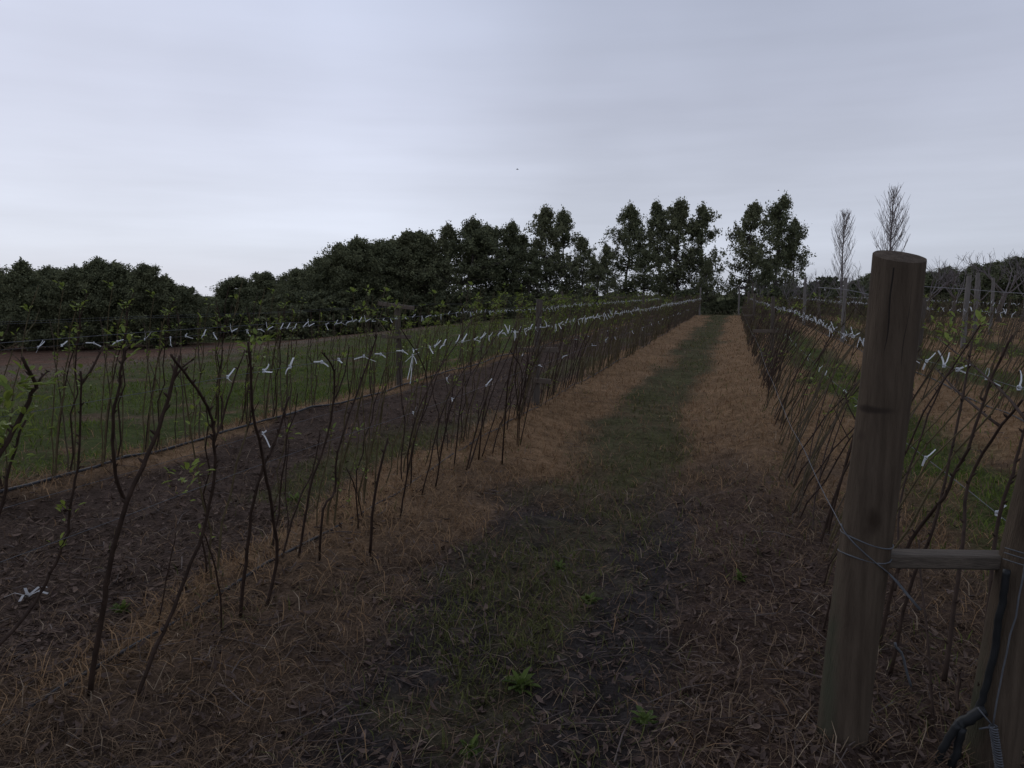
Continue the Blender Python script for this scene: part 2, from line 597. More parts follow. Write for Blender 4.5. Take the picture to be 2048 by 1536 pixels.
x, y, r = scatter(330000, 1.7, 58)
g = regions(x, y)
x, y, r = keep(x, y, r, np.clip(g['dry'] * 1.0 * (.35 + .9 * fnoise(x * 1.7, y * 1.7, 91, 2)) + g['mud'] * .05 + g['mulch'] * .09 + g['green'] * np.where(x > -4, .34, .12) + g['brown'] * .5 + g['red'] * .3, 0, 1) * (1 - .62 * g['leafy']) * (1 - .45 * smooth((5.0 - y) / 2) * (x > -2.2)))
g = regions(x, y)
o_ = RNG.random(len(x)) < g['orange'] * .9 + .04
mb = MB()
blades(mb, x[~o_], y[~o_], r[~o_], .13, .0011, 1.0)
tag(mb.build('dry_grass', M_DRY), 'matted dull brown dead grass on the near end of the path', 'dry grass', kind='stuff')
mb = MB()
blades(mb, x[o_], y[o_], r[o_], .14, .0012, .9)
tag(mb.build('orange_grass', M_DRYO), 'dry orange brown grass banks along the foot of the rows', 'dry grass', kind='stuff')

mb = MB()
x, y, r = scatter(9000, 1.7, 30)
g = regions(x, y)
x, y, r = keep(x, y, r, np.clip(g['dry'] * .55 + g['mud'] * .35 + g['mulch'] * .25, 0, 1))
blades(mb, x, y, r, .16, .0010, 1.0)
tag(mb.build('straw', M_DRYP), 'loose pale straw stalks caught in the dry grass', 'straw', kind='stuff')

mb = MB()
x, y, r = scatter(210000, 1.7, 60)
g = regions(x, y)
x, y, r = keep(x, y, r, np.clip(g['green'] * .8 * (.1 + 1.3 * smooth((fnoise(x * .8, y * .45, 105, 2) - .3) * 3.3)) * (.3 + fnoise(x * 1.3, y * 1.3, 95, 2)) + g['weedy'] * .55 + g['mud'] * .07 + g['dry'] * .07 * (fnoise(x * .9, y * .9, 97, 2) > .5), 0, 1))
f_ = (x < -4.6) | (x > .8)
blades(mb, x[~f_], y[~f_], r[~f_], .085, .0016, .55)
tag(mb.build('green_grass', M_GREEN), 'short dull green grass along the middle of the paths', 'grass', kind='stuff')
mb = MB()
blades(mb, x[f_], y[f_], r[f_], .10, .0018, .5)
tag(mb.build('field_grass', M_GREENF), 'brighter green grass of the field and between the right rows', 'grass', kind='stuff')


def flakes(mb, x, y, r, length, width, tilt, matid=0):
    """curled leaves or chips lying on the ground: two quads folded along the middle"""
    n = len(x)
    z = gz(x, y) + RNG.uniform(.002, .02, n)
    hd = RNG.uniform(0, 2 * math.pi, n)
    L = length * np.clip(np.exp(RNG.normal(0, .45, n)), .4, 2.2)
    wd = L * width * RNG.uniform(.6, 1.4, n)
    tl = RNG.normal(0, tilt, n)
    d = np.stack([np.cos(hd) * np.cos(tl), np.sin(hd) * np.cos(tl), np.sin(tl)], 1)
    s = np.stack([-np.sin(hd), np.cos(hd), RNG.normal(0, tilt, n)], 1)
    up = np.array([0, 0, 1.0])
    c = np.stack([x, y, z], 1)
    curl = (L * RNG.uniform(.05, .3, n))[:, None] * up
    wv = s * wd[:, None] * .5
    sb = np.stack([-np.sin(hd), np.cos(hd), np.zeros(n)], 1) * (L * RNG.normal(0, .12, n))[:, None]       # sideways bend
    a, e = c - d * (L * .5)[:, None] + curl + sb, c + d * (L * .5)[:, None] + curl * .6 + sb
    m1, m2 = c - d * (L * .18)[:, None], c + d * (L * .2)[:, None]
    v = np.stack([a, m1 + wv + curl * .5, m2 + wv * .85 + curl * .4, e, m2 - wv * .85 + curl * .4, m1 - wv + curl * .5, m1, m2], 1).reshape(-1, 3)
    i = np.arange(n)[:, None] * 8
    mb.add(v, np.concatenate([i + np.array([[6, 7, 2, 1]]), i + np.array([[5, 4, 7, 6]])]),
           np.concatenate([i + np.array([[0, 6, 1]]), i + np.array([[0, 5, 6]]), i + np.array([[7, 3, 2]]), i + np.array([[4, 3, 7]])]), matid)


mb = MB()
x, y, r = scatter(42000, 1.7, 16)
g = regions(x, y)
x, y, r = keep(x, y, r, np.clip(g['mud'] * .7 + g['dry'] * .55 * smooth((7.5 - y) / 4) + g['leafy'] * .9 + g['mulch'] * .3, 0, 1))
flakes(mb, x, y, r, .030, .27, .35)
tag(mb.build('leaf_litter', M_LITTER), 'curled brown fallen leaves strewn over the muddy end of the path', 'leaf litter', kind='stuff')

mb = MB()
x, y, r = scatter(70000, 2.5, 30, -62, 0)
g = regions(x, y)
x, y, r = keep(x, y, r, np.clip(g['mulch'] * .85, 0, 1))
flakes(mb, x, y, r, .030, .28, .3)
tag(mb.build('bark_mulch', M_CHIP), 'dark bark and wood chip mulch between the two left rows', 'mulch', kind='stuff')

mb = MB()
x, y, r = scatter(2600, 1.7, 14)
g = regions(x, y)
x, y, r = keep(x, y, r, np.clip(g['mud'] * .8 + g['dry'] * .5 + g['mulch'] * .9, 0, 1))
for px_, py_ in zip(x, y):
    L, h = R.uniform(.05, .28), R.uniform(0, 6.283)
    q = [np.array([px_ + math.cos(h) * L * k, py_ + math.sin(h) * L * k, 0]) + np.array([R.gauss(0, L * .06), R.gauss(0, L * .06), 0]) for k in (-.5, 0, .5)]
    q = [np.array([p[0], p[1], gz1(p[0], p[1]) + R.uniform(.006, .03)]) for p in q]
    mb.tube(q, np.array([1, .85, .5]) * R.uniform(.0012, .0035), 4, cap=False)
tag(mb.build('dead_twigs', M_TWIG), 'broken twigs scattered on the mulch and the path', 'twigs', kind='stuff')

# ------------------------------------------------------------------ cane plants


def leaf_cluster(mb, c, n, size, matid=0, spreadr=.05):
    c = np.asarray(c)
    for _ in range(n):
        h, e = R.uniform(0, 6.283), R.uniform(-.1, 1.1)
        d = np.array([math.cos(h) * math.cos(e), math.sin(h) * math.cos(e), math.sin(e)])
        s = np.array([-math.sin(h), math.cos(h), R.uniform(-.4, .4)])
        L = size * R.uniform(.6, 1.3)
        p = c + d * R.uniform(0, spreadr) + np.array([0, 0, R.uniform(-.5, .5) * spreadr])
        nrm = np.cross(d, s)
        v = [p, p + d * L * .32 + s * L * .22 + nrm * L * .06, p + d * L * .68 + s * L * .19 + nrm * L * .05, p + d * L - nrm * L * .1,
             p + d * L * .68 - s * L * .19 + nrm * L * .05, p + d * L * .32 - s * L * .22 + nrm * L * .06, p + d * L * .5 - nrm * L * .04]
        mb.add(v, None, [(0, 6, 1), (1, 6, 2), (2, 6, 3), (3, 6, 4), (4, 6, 5), (5, 6, 0)], matid)


def cane_path(p0, p1, bow, n=8, zig=.012):
    p0, p1 = np.asarray(p0, float), np.asarray(p1, float)
    ts = np.linspace(0, 1, n)
    pts = p0 + (p1 - p0) * ts[:, None]
    # canes stand upright at the foot and bow over towards the wire
    k = (ts - ts ** 1.5)
    pts[:, :2] -= (p1 - p0)[:2] * k[:, None] * bow
    z = np.array([[R.gauss(0, zig), R.gauss(0, zig), 0] for _ in ts])
    z[0] = 0
    return pts + z


def buds(mb, pts, rad, every=1, matid=0):
    for i in range(1, len(pts) - 1, every):
        for f in (0.0, .5):
            p = pts[i] + (pts[i + 1] - pts[i]) * f
            h = R.uniform(0, 6.283)
            d = np.array([math.cos(h), math.sin(h), .9])
            mb.tube([p, p + d * rad * 2.0, p + d * rad * 3.4], [rad * 1.15, rad * .8, rad * .12], 4, matid, cap=False)


def plant_shape(lean, height, n, reach=.35, rad=.0055, sides=4, leafy=.3, detail=False):
    """pieces of one plant round (0,0,0): list of cane (points, radii), list of leaf spots"""
    canes, leaves = [], []
    for k in range(n):
        b0 = (R.gauss(0, .045), R.gauss(0, .10), -.02)
        h = height * R.uniform(.82, 1.14)
        tip = (lean * R.uniform(.35, 1.3) + R.gauss(0, .06), b0[1] + R.gauss(0, reach * .5), h)
        pts = cane_path(b0, tip, R.uniform(.2, .8), 9)
        r0 = rad * R.uniform(.75, 1.3)
        canes.append((pts, np.linspace(r0, r0 * .5, len(pts))))
        for _s in range(R.choice([0, 1, 1, 2])):    # side shoots
            i = R.randint(4, 7)
            d = np.array([R.gauss(0, .09), R.gauss(0, .14), R.uniform(.08, .25)])
            q = np.array([pts[i], pts[i] + d * .5 + np.array([R.gauss(0, .012), R.gauss(0, .012), 0]), pts[i] + d])
            canes.append((q, np.linspace(r0 * .55, r0 * .3, 3)))
        for i in range(2, len(pts)):
            if R.random() < leafy * (1 if i > 5 else .35):
                leaves.append((pts[i], R.randint(4, 8)))
    return canes, leaves


def one_mesh_plant(name, lean, height, n, mats, leafy, rad=.0055, leaf_size=.055):
    mb = MB()
    canes, leaves = plant_shape(lean, height, n, rad=rad, leafy=leafy)
    for p, r_ in canes:
        mb.tube(p, r_, 4, 0, cap=False)
    for c, k in leaves:
        leaf_cluster(mb, c, k, leaf_size, 1)
    return mb


ROWS = {            # foot, lean of the canes towards their wire, cane height, leafiness, first and last plant, words for the labels
    'L1': dict(x=XL1, lean=.36, h=1.22, leafy=.10, y0=7.9, y1=54.5, short='the left path row', where='the row just left of the path', mats=(M_CANE, M_YLEAF)),
    'L2': dict(x=XL2, lean=.24, h=1.32, leafy=.5, y0=3.3, y1=54.5, short='the outer left row', where='the outer left row beside the green field', mats=(M_CANE_O, M_YLEAF)),
    'R1': dict(x=XR1 + .12, lean=.60, h=1.20, leafy=.08, y0=3.5, y1=54.5, short='the right path row', where='the row right of the path', mats=(M_CANE, M_YLEAF)),
    'R2': dict(x=XR2 + .1, lean=.5, h=1.22, leafy=.13, y0=3.9, y1=54.5, short='the second right row', where='the second row right of the path', mats=(M_CANE_O, M_YLEAF)),
    'R3': dict(x=XR3 + .1, lean=.4, h=1.25, leafy=.12, y0=9.0, y1=54.5, short='the third right row', where='the third row right of the path', mats=(M_CANE_G, M_YLEAF)),
    'R4': dict(x=XR4 + .1, lean=.3, h=1.3, leafy=.08, y0=15.0, y1=54.5, short='the fourth right row', where='the fourth row right of the path', mats=(M_CANE_G, M_YLEAF)),
}
spots = []
for key, row in ROWS.items():
    y, k = row['y0'], 0
    while y < row['y1']:
        spots.append((math.hypot(row['x'], y), key, row['x'] + R.gauss(0, .05), y, k))
        k += 1
        y += R.uniform(.36, .54) if key in ('L1', 'R1') else R.uniform(.42, .62)
y = 3.3
while y < 7.8:                                       # thinner canes between the traced ones of the left path row
    spots.append((math.hypot(XL1, y), 'L1', XL1 - .06 + R.gauss(0, .06), y, -1))
    y += R.uniform(.30, .46)
spots.sort()
N_TRACED = 14
near_spots, far_spots = spots[:300 - N_TRACED], spots[300 - N_TRACED:]
G_PLANT = 'bare cane plants tied along the trellis rows'

protos = {}
for key, row in ROWS.items():
    L = []
    for k in range(6):                              # near kind: every cane a part
        root = empty('cane_plant', (0, 0, 0))
        canes, leaves = plant_shape(row['lean'], row['h'], R.randint(4, 6) - (key == 'R1'), rad=.0068, leafy=row['leafy'])
        for p, r_ in canes:
            mb = MB()
            mb.tube(p, r_, 5, cap=False)
            if len(p) > 4:
                buds(mb, p, r_[len(p) // 2] * .8)
            mb.build('cane', R.choice([row['mats'][0], M_CANE, M_CANE_G, M_CANE_O]), root)
        if leaves:
            mb = MB()
            for c, q in leaves:
                leaf_cluster(mb, c, q, .042)
            mb.build('leaves', M_YLEAF, root)
        L.append([root, 0])
    Lf = []
    for k in range(7):                              # distant kind: one mesh
        o = one_mesh_plant('cane_plant', row['lean'], row['h'], R.randint(5, 7) - (key == 'R1'), row['mats'], row['leafy'], .0066, .072 if key == 'L2' else .055).build('cane_plant', [R.choice([row['mats'][0], M_CANE_G, M_CANE_O]), M_YLEAF])
        Lf.append([o, 0])
    protos[key] = (L, Lf)

thin = []
for k in range(8):
    root = empty('cane_plant', (0, 0, 0))
    canes, leaves = plant_shape(.3, 1.18, 3, rad=.0054, leafy=.22)
    for p, r_ in canes:
        mb = MB()
        mb.tube(p, r_, 5, cap=False)
        if len(p) > 4:
            buds(mb, p, .0032)
        mb.build('cane', R.choice([M_CANE, M_CANE_O]), root)
    if leaves:
        mb = MB()
        for c, q in leaves:
            leaf_cluster(mb, c, q, .035)
        mb.build('leaves', M_YLEAF, root)
    thin.append([root, 0])
protos['thin'] = (thin, [])
n_thin = 0
for d, key, x, y, k in near_spots:
    row = ROWS[key]
    pool = protos[key][0 if d < 11 else 1] if k >= 0 else thin
    e = R.choice(pool)
    o = e[0] if not e[1] else dup(e[0])
    e[1] = 1
    o.location = (x, y, gz1(x, y))
    o.rotation_euler = (0, 0, R.uniform(-.22, .22))
    s = R.uniform(.88, 1.1)
    o.scale = (s, s, s)
    if k < 0:
        tag(o, f'{ORD[n_thin]} thin pair of canes behind the thick foreground canes of the left path row', 'cane plant', G_PLANT)
        n_thin += 1
    elif k < 16:
        lab = f'{ORD[k]} cane plant from the near end of {row["short"]}'
        if key == 'L1':
            lab = f'{ORD[k]} cane plant beyond the nearest crossbar post in {row["short"]}' if y > 8.4 else 'cane plant at the foot of the nearest crossbar post in the left path row'
        tag(o, lab, 'cane plant', G_PLANT)
    else:
        tag(o, f'thin cane plant in the crowded far stretch of {row["short"]}', 'cane plant', G_PLANT)
for key in protos:                                   # kinds nobody used
    for L in protos[key]:
        for o, used in L:
            if not used:
                for c in list(o.children):
                    bpy.data.objects.remove(c)
                bpy.data.objects.remove(o)
mb = MB()
for d, key, x, y, k in far_spots:
    row = ROWS[key]
    canes, leaves = plant_shape(row['lean'], row['h'], R.randint(6, 8), leafy=row['leafy'])
    off = np.array([x, y, gz1(x, y)])
    for p, r_ in canes:
        mb.tube(p[::2] + off, r_[::2] * 1.1, 3, 0, cap=False)
    for c, q in leaves:
        leaf_cluster(mb, c + off, 3, .06, 1)
tag(mb.build('distant_canes', [M_CANE_G, M_YLEAF]), 'thicket of bare canes at the far end of the rows near the crest', 'canes', kind='stuff')

# the nearest plants, cane by cane (each cane traced in the leaning plane of its trellis)


def traced(pix, lean, foot=None):
    """points on the plane that starts at the cane's foot and leans over towards the wire"""
    if foot is None:
        b0 = ground_hit(*pix[0], .06)
        foot = b0[0]
    out = []
    for px, py in pix:
        d = ray(px, py)                               # x = foot + lean * z
        tt = (foot + lean * EYE) / (d[0] - lean * d[2])
        out.append(np.array([d[0] * tt, d[1] * tt, EYE + d[2] * tt]))
    out = np.array(out)
    if pix[0][1] > 0:
        zg = gz1(out[0][0], out[0][1])
        if out[0][2] > zg - .02 and out[0][2] < zg + .15:
            out[0][2] = zg - .02
    return out


def densify(p, n=3):
    q = []
    for i in range(len(p) - 1):
        a, b_ = p[max(i - 1, 0)], p[min(i + 2, len(p) - 1)]
        for k in range(n):
            t_ = k / n
            h00, h10, h01, h11 = 2 * t_**3 - 3 * t_**2 + 1, t_**3 - 2 * t_**2 + t_, -2 * t_**3 + 3 * t_**2, t_**3 - t_**2
            m0, m1 = (p[i + 1] - a) / 2, (b_ - p[i]) / 2
            q.append(h00 * p[i] + h10 * m0 + h01 * p[i + 1] + h11 * m1 + np.array([R.gauss(0, .0022), R.gauss(0, .0022), 0]) * (1 if k else 0))
    q.append(p[-1])
    return np.array(q)


def traced_plant(label, canes, lean, leaf_spots=(), rad=.0085, foot=None):
    paths = []
    for c in canes:
        ft, rr, pix = foot, rad, c
        if isinstance(c, dict):
            pix, rr, ft = c['p'], c.get('r', rad), c.get('foot', foot)
        paths.append((traced(pix, lean, ft), rr, ft))
    first = paths[0][0][0]
    root = empty('cane_plant', (first[0], first[1], max(first[2], 0)))
    org = np.array(root.location)
    for p, rr, _ in paths:
        q = densify(p) - org
        rads = np.linspace(rr, rr * .55, len(q))
        mb = MB()
        mb.tube(q, rads, 7)
        buds(mb, q, rr * .62, 2)
        mb.build('cane', M_CANE, root, True)
    for px, py, n, s in leaf_spots:
        ft = paths[0][0][0][0] if foot is None else foot
        d = ray(px, py)
        tt = (ft + lean * EYE) / (d[0] - lean * d[2])
        mb = MB()
        leaf_cluster(mb, np.array([d[0] * tt, d[1] * tt, EYE + d[2] * tt]) - org, n * 2, s * .62, spreadr=s * 1.2)
        mb.build('leaves', M_YLEAF, root)
    return tag(root, label, 'cane plant', G_PLANT)


LL = .27
traced_plant('cane plant at the left frame edge with yellow green leaf tufts, nearest of its row',
             [[(-40, 1330), (51, 1231), (92, 1167), (120, 1105), (137, 1047), (147, 979), (157, 917), (161, 827), (161, 742)],
              dict(p=[(161, 770), (185, 735), (206, 694)], r=.005, foot=-2.42),
              dict(p=[(-60, 1010), (0, 906), (34, 848), (62, 786), (72, 769), (44, 714)], r=.0085, foot=-2.42),
              dict(p=[(72, 769), (85, 752), (99, 742)], r=.004, foot=-2.42),
              dict(p=[(-30, 1100), (4, 1010), (20, 930), (52, 840)], r=.006, foot=-2.42)], LL,
             [(30, 795, 9, .07), (75, 790, 8, .06), (48, 765, 6, .05), (10, 810, 8, .07), (15, 880, 8, .07), (50, 848, 7, .055), (5, 930, 6, .06), (133, 1030, 4, .045), (165, 760, 5, .045), (118, 1092, 3, .04)], rad=.006, foot=-2.42)
traced_plant('thick dark forked cane plant rising in front from the lower left black pipe',
             [dict(p=[(179, 1394), (205, 1225), (217, 1146), (253, 1006), (294, 912), (325, 830), (342, 776), (360, 711)], r=.0105),
              dict(p=[(253, 1006), (236, 968), (227, 913), (226, 827), (236, 786), (244, 728), (253, 694)], r=.0075, foot=-2.42),
              dict(p=[(345, 765), (365, 735), (388, 718)], r=.005, foot=-2.42)], LL,
             [(245, 705, 7, .05), (258, 690, 4, .04)], rad=.0085)
traced_plant('slender cane plant crossing over itself, just right of the thick forked cane',
             [dict(p=[(270, 1388), (308, 1303), (335, 1245), (369, 1160), (407, 1060), (424, 985), (431, 917), (427, 880), (425, 841), (407, 800), (379, 759), (342, 709)], r=.0078),
              dict(p=[(296, 1330), (323, 1214), (337, 1139), (352, 1064)], r=.004, foot=-2.42),
              dict(p=[(443, 1267), (441, 1190), (424, 1112), (408, 1067)], r=.0045),
              dict(p=[(427, 890), (450, 820), (468, 760), (490, 700)], r=.005, foot=-2.42)], LL,
             [(375, 960, 5, .055), (392, 960, 4, .05), (355, 965, 3, .05), (385, 845, 4, .045), (360, 998, 3, .04)], rad=.007)
traced_plant('pair of crossing canes shaped like an X with a leafy top in the left row',
             [dict(p=[(480, 1238), (489, 1146), (495, 1091), (509, 996), (526, 934), (543, 900), (560, 855), (578, 793)], r=.0085),
              dict(p=[(530, 1218), (554, 1122), (543, 1009), (530, 944), (523, 902), (506, 827), (502, 769), (496, 684)], r=.0085)], LL,
             [(503, 705, 8, .05), (520, 700, 6, .05), (500, 690, 5, .04), (512, 735, 4, .04)])
traced_plant('cane plant of four close stems with a white tie low down beside the crossing pair',
             [dict(p=[(559, 1132), (578, 1064), (601, 992), (625, 944), (640, 860)], r=.006),
              dict(p=[(596, 1126), (608, 1047), (625, 955), (649, 889), (665, 814), (668, 742), (644, 705)], r=.0075),
              dict(p=[(639, 1126), (646, 1020), (670, 982), (675, 905), (713, 790), (743, 705), (754, 668)], r=.007),
              dict(p=[(560, 1135), (600, 1110), (655, 1063)], r=.005),
              dict(p=[(668, 800), (690, 745), (698, 690)], r=.005, foot=-2.42)], LL, [(700, 1008, 3, .04)])
traced_plant('short cut off cane beside the brown grass bank with thin shoots at its foot',
             [dict(p=[(739, 1105), (750, 988), (776, 876)], r=.0095),
              dict(p=[(716, 1062), (712, 985), (692, 935)], r=.005),
              dict(p=[(726, 1040), (716, 992), (712, 965)], r=.004)], LL)
mids = [
    ('leaning slim cane behind the short cut off cane at the bank', [[(799, 1034), (811, 972), (821, 878), (845, 800), (890, 720), (945, 640)], [(806, 1000), (826, 890), (850, 810), (850, 740), (800, 655)]]),
    ('two slim canes side by side where the brown bank begins', [[(821, 980), (828, 886), (850, 823), (880, 735), (905, 680)], [(842, 991), (866, 894), (889, 812), (925, 745), (968, 690)]]),
    ('thin cane pair with a long arching tip over the brown bank', [[(870, 976), (889, 870), (908, 800), (955, 730), (1000, 660)], [(907, 937), (914, 880), (920, 820), (928, 750)]]),
    ('bundle of straight canes nearest the trellis post with two crossbars', [[(932, 937), (952, 862), (971, 800), (1000, 720), (1035, 640)], [(957, 918), (967, 823), (985, 760)], [(963, 914), (998, 808), (1020, 745), (1058, 660)], [(936, 935), (965, 850), (990, 770), (1042, 655)]]),
    ('single upright cane just left of the crossbar post', [[(1004, 917), (1012, 812), (1020, 740), (1044, 650)], [(984, 908), (1000, 850), (1030, 790), (1065, 690)]]),
    ('thick cane clump standing against the crossbar post', [[(1037, 888), (1040, 812), (1044, 745), (1020, 700)], [(1040, 885), (1056, 815), (1075, 760), (1110, 670)], [(1034, 884), (1036, 810), (1030, 750), (1042, 690)]]),
]
for lab, cs in mids:
    traced_plant(lab, [dict(p=c, r=R.uniform(.0055, .0075)) for c in cs], LL)

RL = .36
traced_plant('arching cane plant left of the big foreground post with tangled lower shoots',
             [dict(p=[(1623, 1091), (1632, 985), (1656, 920), (1680, 850), (1712, 760)], r=.006),
              dict(p=[(1600, 960), (1570, 880), (1548, 828)], r=.005), dict(p=[(1603, 965), (1590, 890), (1612, 790), (1650, 700)], r=.0055),
              dict(p=[(1630, 1010), (1652, 900), (1690, 800), (1720, 740)], r=.0065),
              dict(p=[(1612, 985), (1625, 880), (1668, 740), (1700, 660)], r=.006)], RL)
traced_plant('dark thorny cane plant right of the big post rising behind the wooden rail',
             [dict(p=[(1758, 1240), (1792, 1149), (1840, 1054), (1888, 996), (1915, 934), (1936, 900), (1983, 754), (2025, 670)], r=.0085, foot=.55),
              dict(p=[(1782, 1285), (1826, 1156), (1867, 1054), (1899, 919), (1928, 780), (1946, 667)], r=.0075, foot=.55),
              dict(p=[(1874, 1395), (1854, 1262), (1840, 1139), (1838, 1080)], r=.0055, foot=.62),
              dict(p=[(1868, 1330), (1828, 1290), (1795, 1250)], r=.004, foot=.6),
              dict(p=[(1790, 1180), (1796, 1102), (1801, 1003), (1833, 900), (1870, 800), (1900, 740)], r=.006, foot=.55),
              dict(p=[(2060, 850), (1994, 773), (1928, 718), (1873, 674)], r=.0055, foot=.55)], RL,
             [(1870, 655, 4, .05), (1900, 672, 5, .055), (1930, 672, 6, .06), (1945, 690, 5, .05), (1958, 655, 4, .05), (1930, 740, 5, .05), (1890, 665, 4, .05), (1825, 668, 3, .04)], foot=.55)
traced_plant('tall dark cane plant beside the second leaning post at the right frame edge',
             [dict(p=[(1888, 1361), (1908, 1207), (1925, 1088), (1936, 968), (1984, 880), (2045, 800)], r=.0085, foot=.62),
              dict(p=[(1960, 1372), (1980, 1190), (1994, 1054), (2018, 968), (2038, 900), (2070, 800)], r=.008, foot=.66),
              dict(p=[(2001, 853), (1928, 795), (1870, 735)], r=.0065, foot=.62),
              dict(p=[(1914, 1420), (1915, 1380), (1917, 1338)], r=.007, foot=.62)], RL, [(2000, 800, 3, .04)], foot=.62)

# ------------------------------------------------------------------ trellis wires, pipes


def row_line(x, z, y0, y1, sag=.02, step=12.6, n=90, wob=.0):
    ys = np.concatenate([np.linspace(y0, min(y0 + 14, y1), n // 2), np.linspace(min(y0 + 14, y1), y1, n // 2)[1:]])
    ph = ((ys - y0) / step) % 1
    zz = z - sag * 4 * ph * (1 - ph) + (vnoise(ys * 1.3, np.full_like(ys, x * 7), 5) - .5) * wob
    return np.stack([np.full_like(ys, x) + (vnoise(ys * .9, np.full_like(ys, x * 3), 9) - .5) * wob, ys, zz + gz(np.full_like(ys, x), ys, False) * .5], 1)


G_WIRE = 'trellis wires running along the rows'
WIRES = {
    'L1_up': (XL1 + .30, 1.15, .8, 55), 'L2_up': (XL2 + .28, 1.15, .8, 55), 'R1_up': (XR1 + .62, 1.19, 2.6, 55), 'R2_up': (XR2 + .58, 1.24, 1.5, 55), 'R3_up': (XR3 + .5, 1.3, 3, 55),
    'L1_lo': (XL1 + .275, .70, .8, 55), 'L1_lo2': (XL1 - .275, .70, .8, 55), 'L2_top': (XL2, 1.31, .8, 55), 'L2_top2': (XL2 - .25, 1.30, .8, 55),
    'R1_lo': (XR1 + .0, .66, 2.75, 55), 'R1_lo2': (XR1 + .56, .72, 2.6, 55), 'L1_top': (XL1, 1.345, .8, 55), 'R1_top': (XR1 + .05, 1.36, 15.3, 55)}
WLAB = {
    'L1_up': 'upper wire with white ties in the row just left of the path', 'L2_up': 'upper wire with white ties in the outer left row',
    'R1_up': 'upper wire with white ties in the row right of the path', 'R2_up': 'upper wire with white ties in the second row right of the path',
    'R3_up': 'upper wire with white ties in the third row right of the path', 'L1_lo': 'lower wire on the path side of the left row',
    'L1_lo2': 'lower wire on the field side of the left row', 'L2_top': 'bare top wire over the outer left row, path side', 'L2_top2': 'bare top wire over the outer left row, field side',
    'R1_lo': 'wire running from the wrapped loops on the big foreground post', 'R1_lo2': 'wire running from the second leaning post to the far rows',
    'L1_top': 'bare top wire over the row just left of the path', 'R1_top': 'bare top wire beyond the crossbar post right of the path'}
wire_pts = {}
for k, (x, z, y0, y1) in WIRES.items():
    p = row_line(x, z, y0, y1, .03, wob=.02)
    wire_pts[k] = p
    mb = MB()
    mb.tube(p, .0011 if k[0] == 'L' or k.endswith('up') or k.endswith('top') else .0016, 5, cap=False)
    tag(mb.build('trellis_wire', M_WIRE, None, True), WLAB[k], 'wire', G_WIRE)


def wire_at(k, y):
    p = wire_pts[k]
    return np.array([np.interp(y, p[:, 1], p[:, 0]), y, np.interp(y, p[:, 1], p[:, 2])])


for x, dz, lab, r_ in ((XL2 + .12, .05, 'black drip pipe along the foot of the outer left row', .012), (XL1 + .04, .02, 'black drip pipe along the foot of the row just left of the path', .008),
                       (XR2, .03, 'dark drip pipe along the foot of the second row right of the path', .01)):
    ys = np.linspace(.8, 54, 160)
    xs = x + (vnoise(ys * .6, ys * 0 + x, 41) - .5) * .14
    zz = gz(xs, ys) + dz * .5 + (vnoise(ys * .8, ys * 0, 43) - .5) * .03
    mb = MB()
    mb.tube(np.stack([xs, ys, zz], 1), r_, 7)
    tag(mb.build('drip_pipe', M_DRIP, None, True), lab, 'drip pipe', 'drip pipes along the rows')

# ------------------------------------------------------------------ white ties


def tie_mesh():
    mb = MB()
    k = R.choice([2, 2, 3])
    h0 = R.uniform(-1.2, 1.2)
    for j in range(k):
        e = R.uniform(-1.2, 1.2)
        h = h0 + (math.pi * .6 if j == 1 else 0) + R.uniform(-.8, .8)
        L = R.uniform(.04, .095)
        d = np.array([math.sin(h) * .75 * math.cos(e), math.cos(h) * math.cos(e), math.sin(e)])
        s = np.cross(d, np.array([R.uniform(-1, 1), R.uniform(-1, 1), R.uniform(.2, 1)]))
        s = s / np.linalg.norm(s) * R.uniform(.0032, .0050)
        n_ = np.cross(d, s)
        v = []
        for q in range(4):
            c = d * L * q / 3 + np.array([0, 0, -.010 * (q / 3) ** 2]) + n_ * math.sin(q * 1.3) * 1.2
            v += [c - s * (1 - .15 * q / 3), c + s * (1 - .15 * q / 3)]
        mb.add(v, [(2 * q, 2 * q + 1, 2 * q + 3, 2 * q + 2) for q in range(3)])
    th = np.linspace(0, 2 * math.pi, 7)
    mb.tube(np.stack([np.cos(th) * .007, th * 0 + R.uniform(-.002, .002), np.sin(th) * .007], 1), .0035, 5, cap=False)
    return mb


tie_spots = []
for k, ya, yb, sp in (('L1_up', 2.9, 54.6, .22), ('L2_up', 3.4, 54.6, .25), ('R1_up', 2.8, 54.6, .26), ('R2_up', 4.5, 54.6, .33), ('R3_up', 9, 54.6, .36), ('L1_lo', 5, 40, 1.7), ('R1_lo2', 3.2, 20, 1.1), ('L1_lo2', 4, 20, 2.7)):
    y, c = ya, 0
    while y < yb:
        tie_spots.append((math.hypot(WIRES[k][0], y), k, y, c))
        c += 1
        y += sp * R.uniform(.45, 1.6)
tie_spots.sort()
TS = {'L1_up': 'the left path row upper wire', 'L2_up': 'the outer left row upper wire', 'R1_up': 'the right path row upper wire', 'R2_up': 'the second right row upper wire',
      'R3_up': 'the third right row upper wire', 'L1_lo': 'the left path row lower wire', 'R1_lo2': 'the right path row lower wire', 'L1_lo2': 'the left path row inner wire'}
tie_protos = [[tie_mesh().build('plastic_tie', M_TIE), 0] for _ in range(16)]
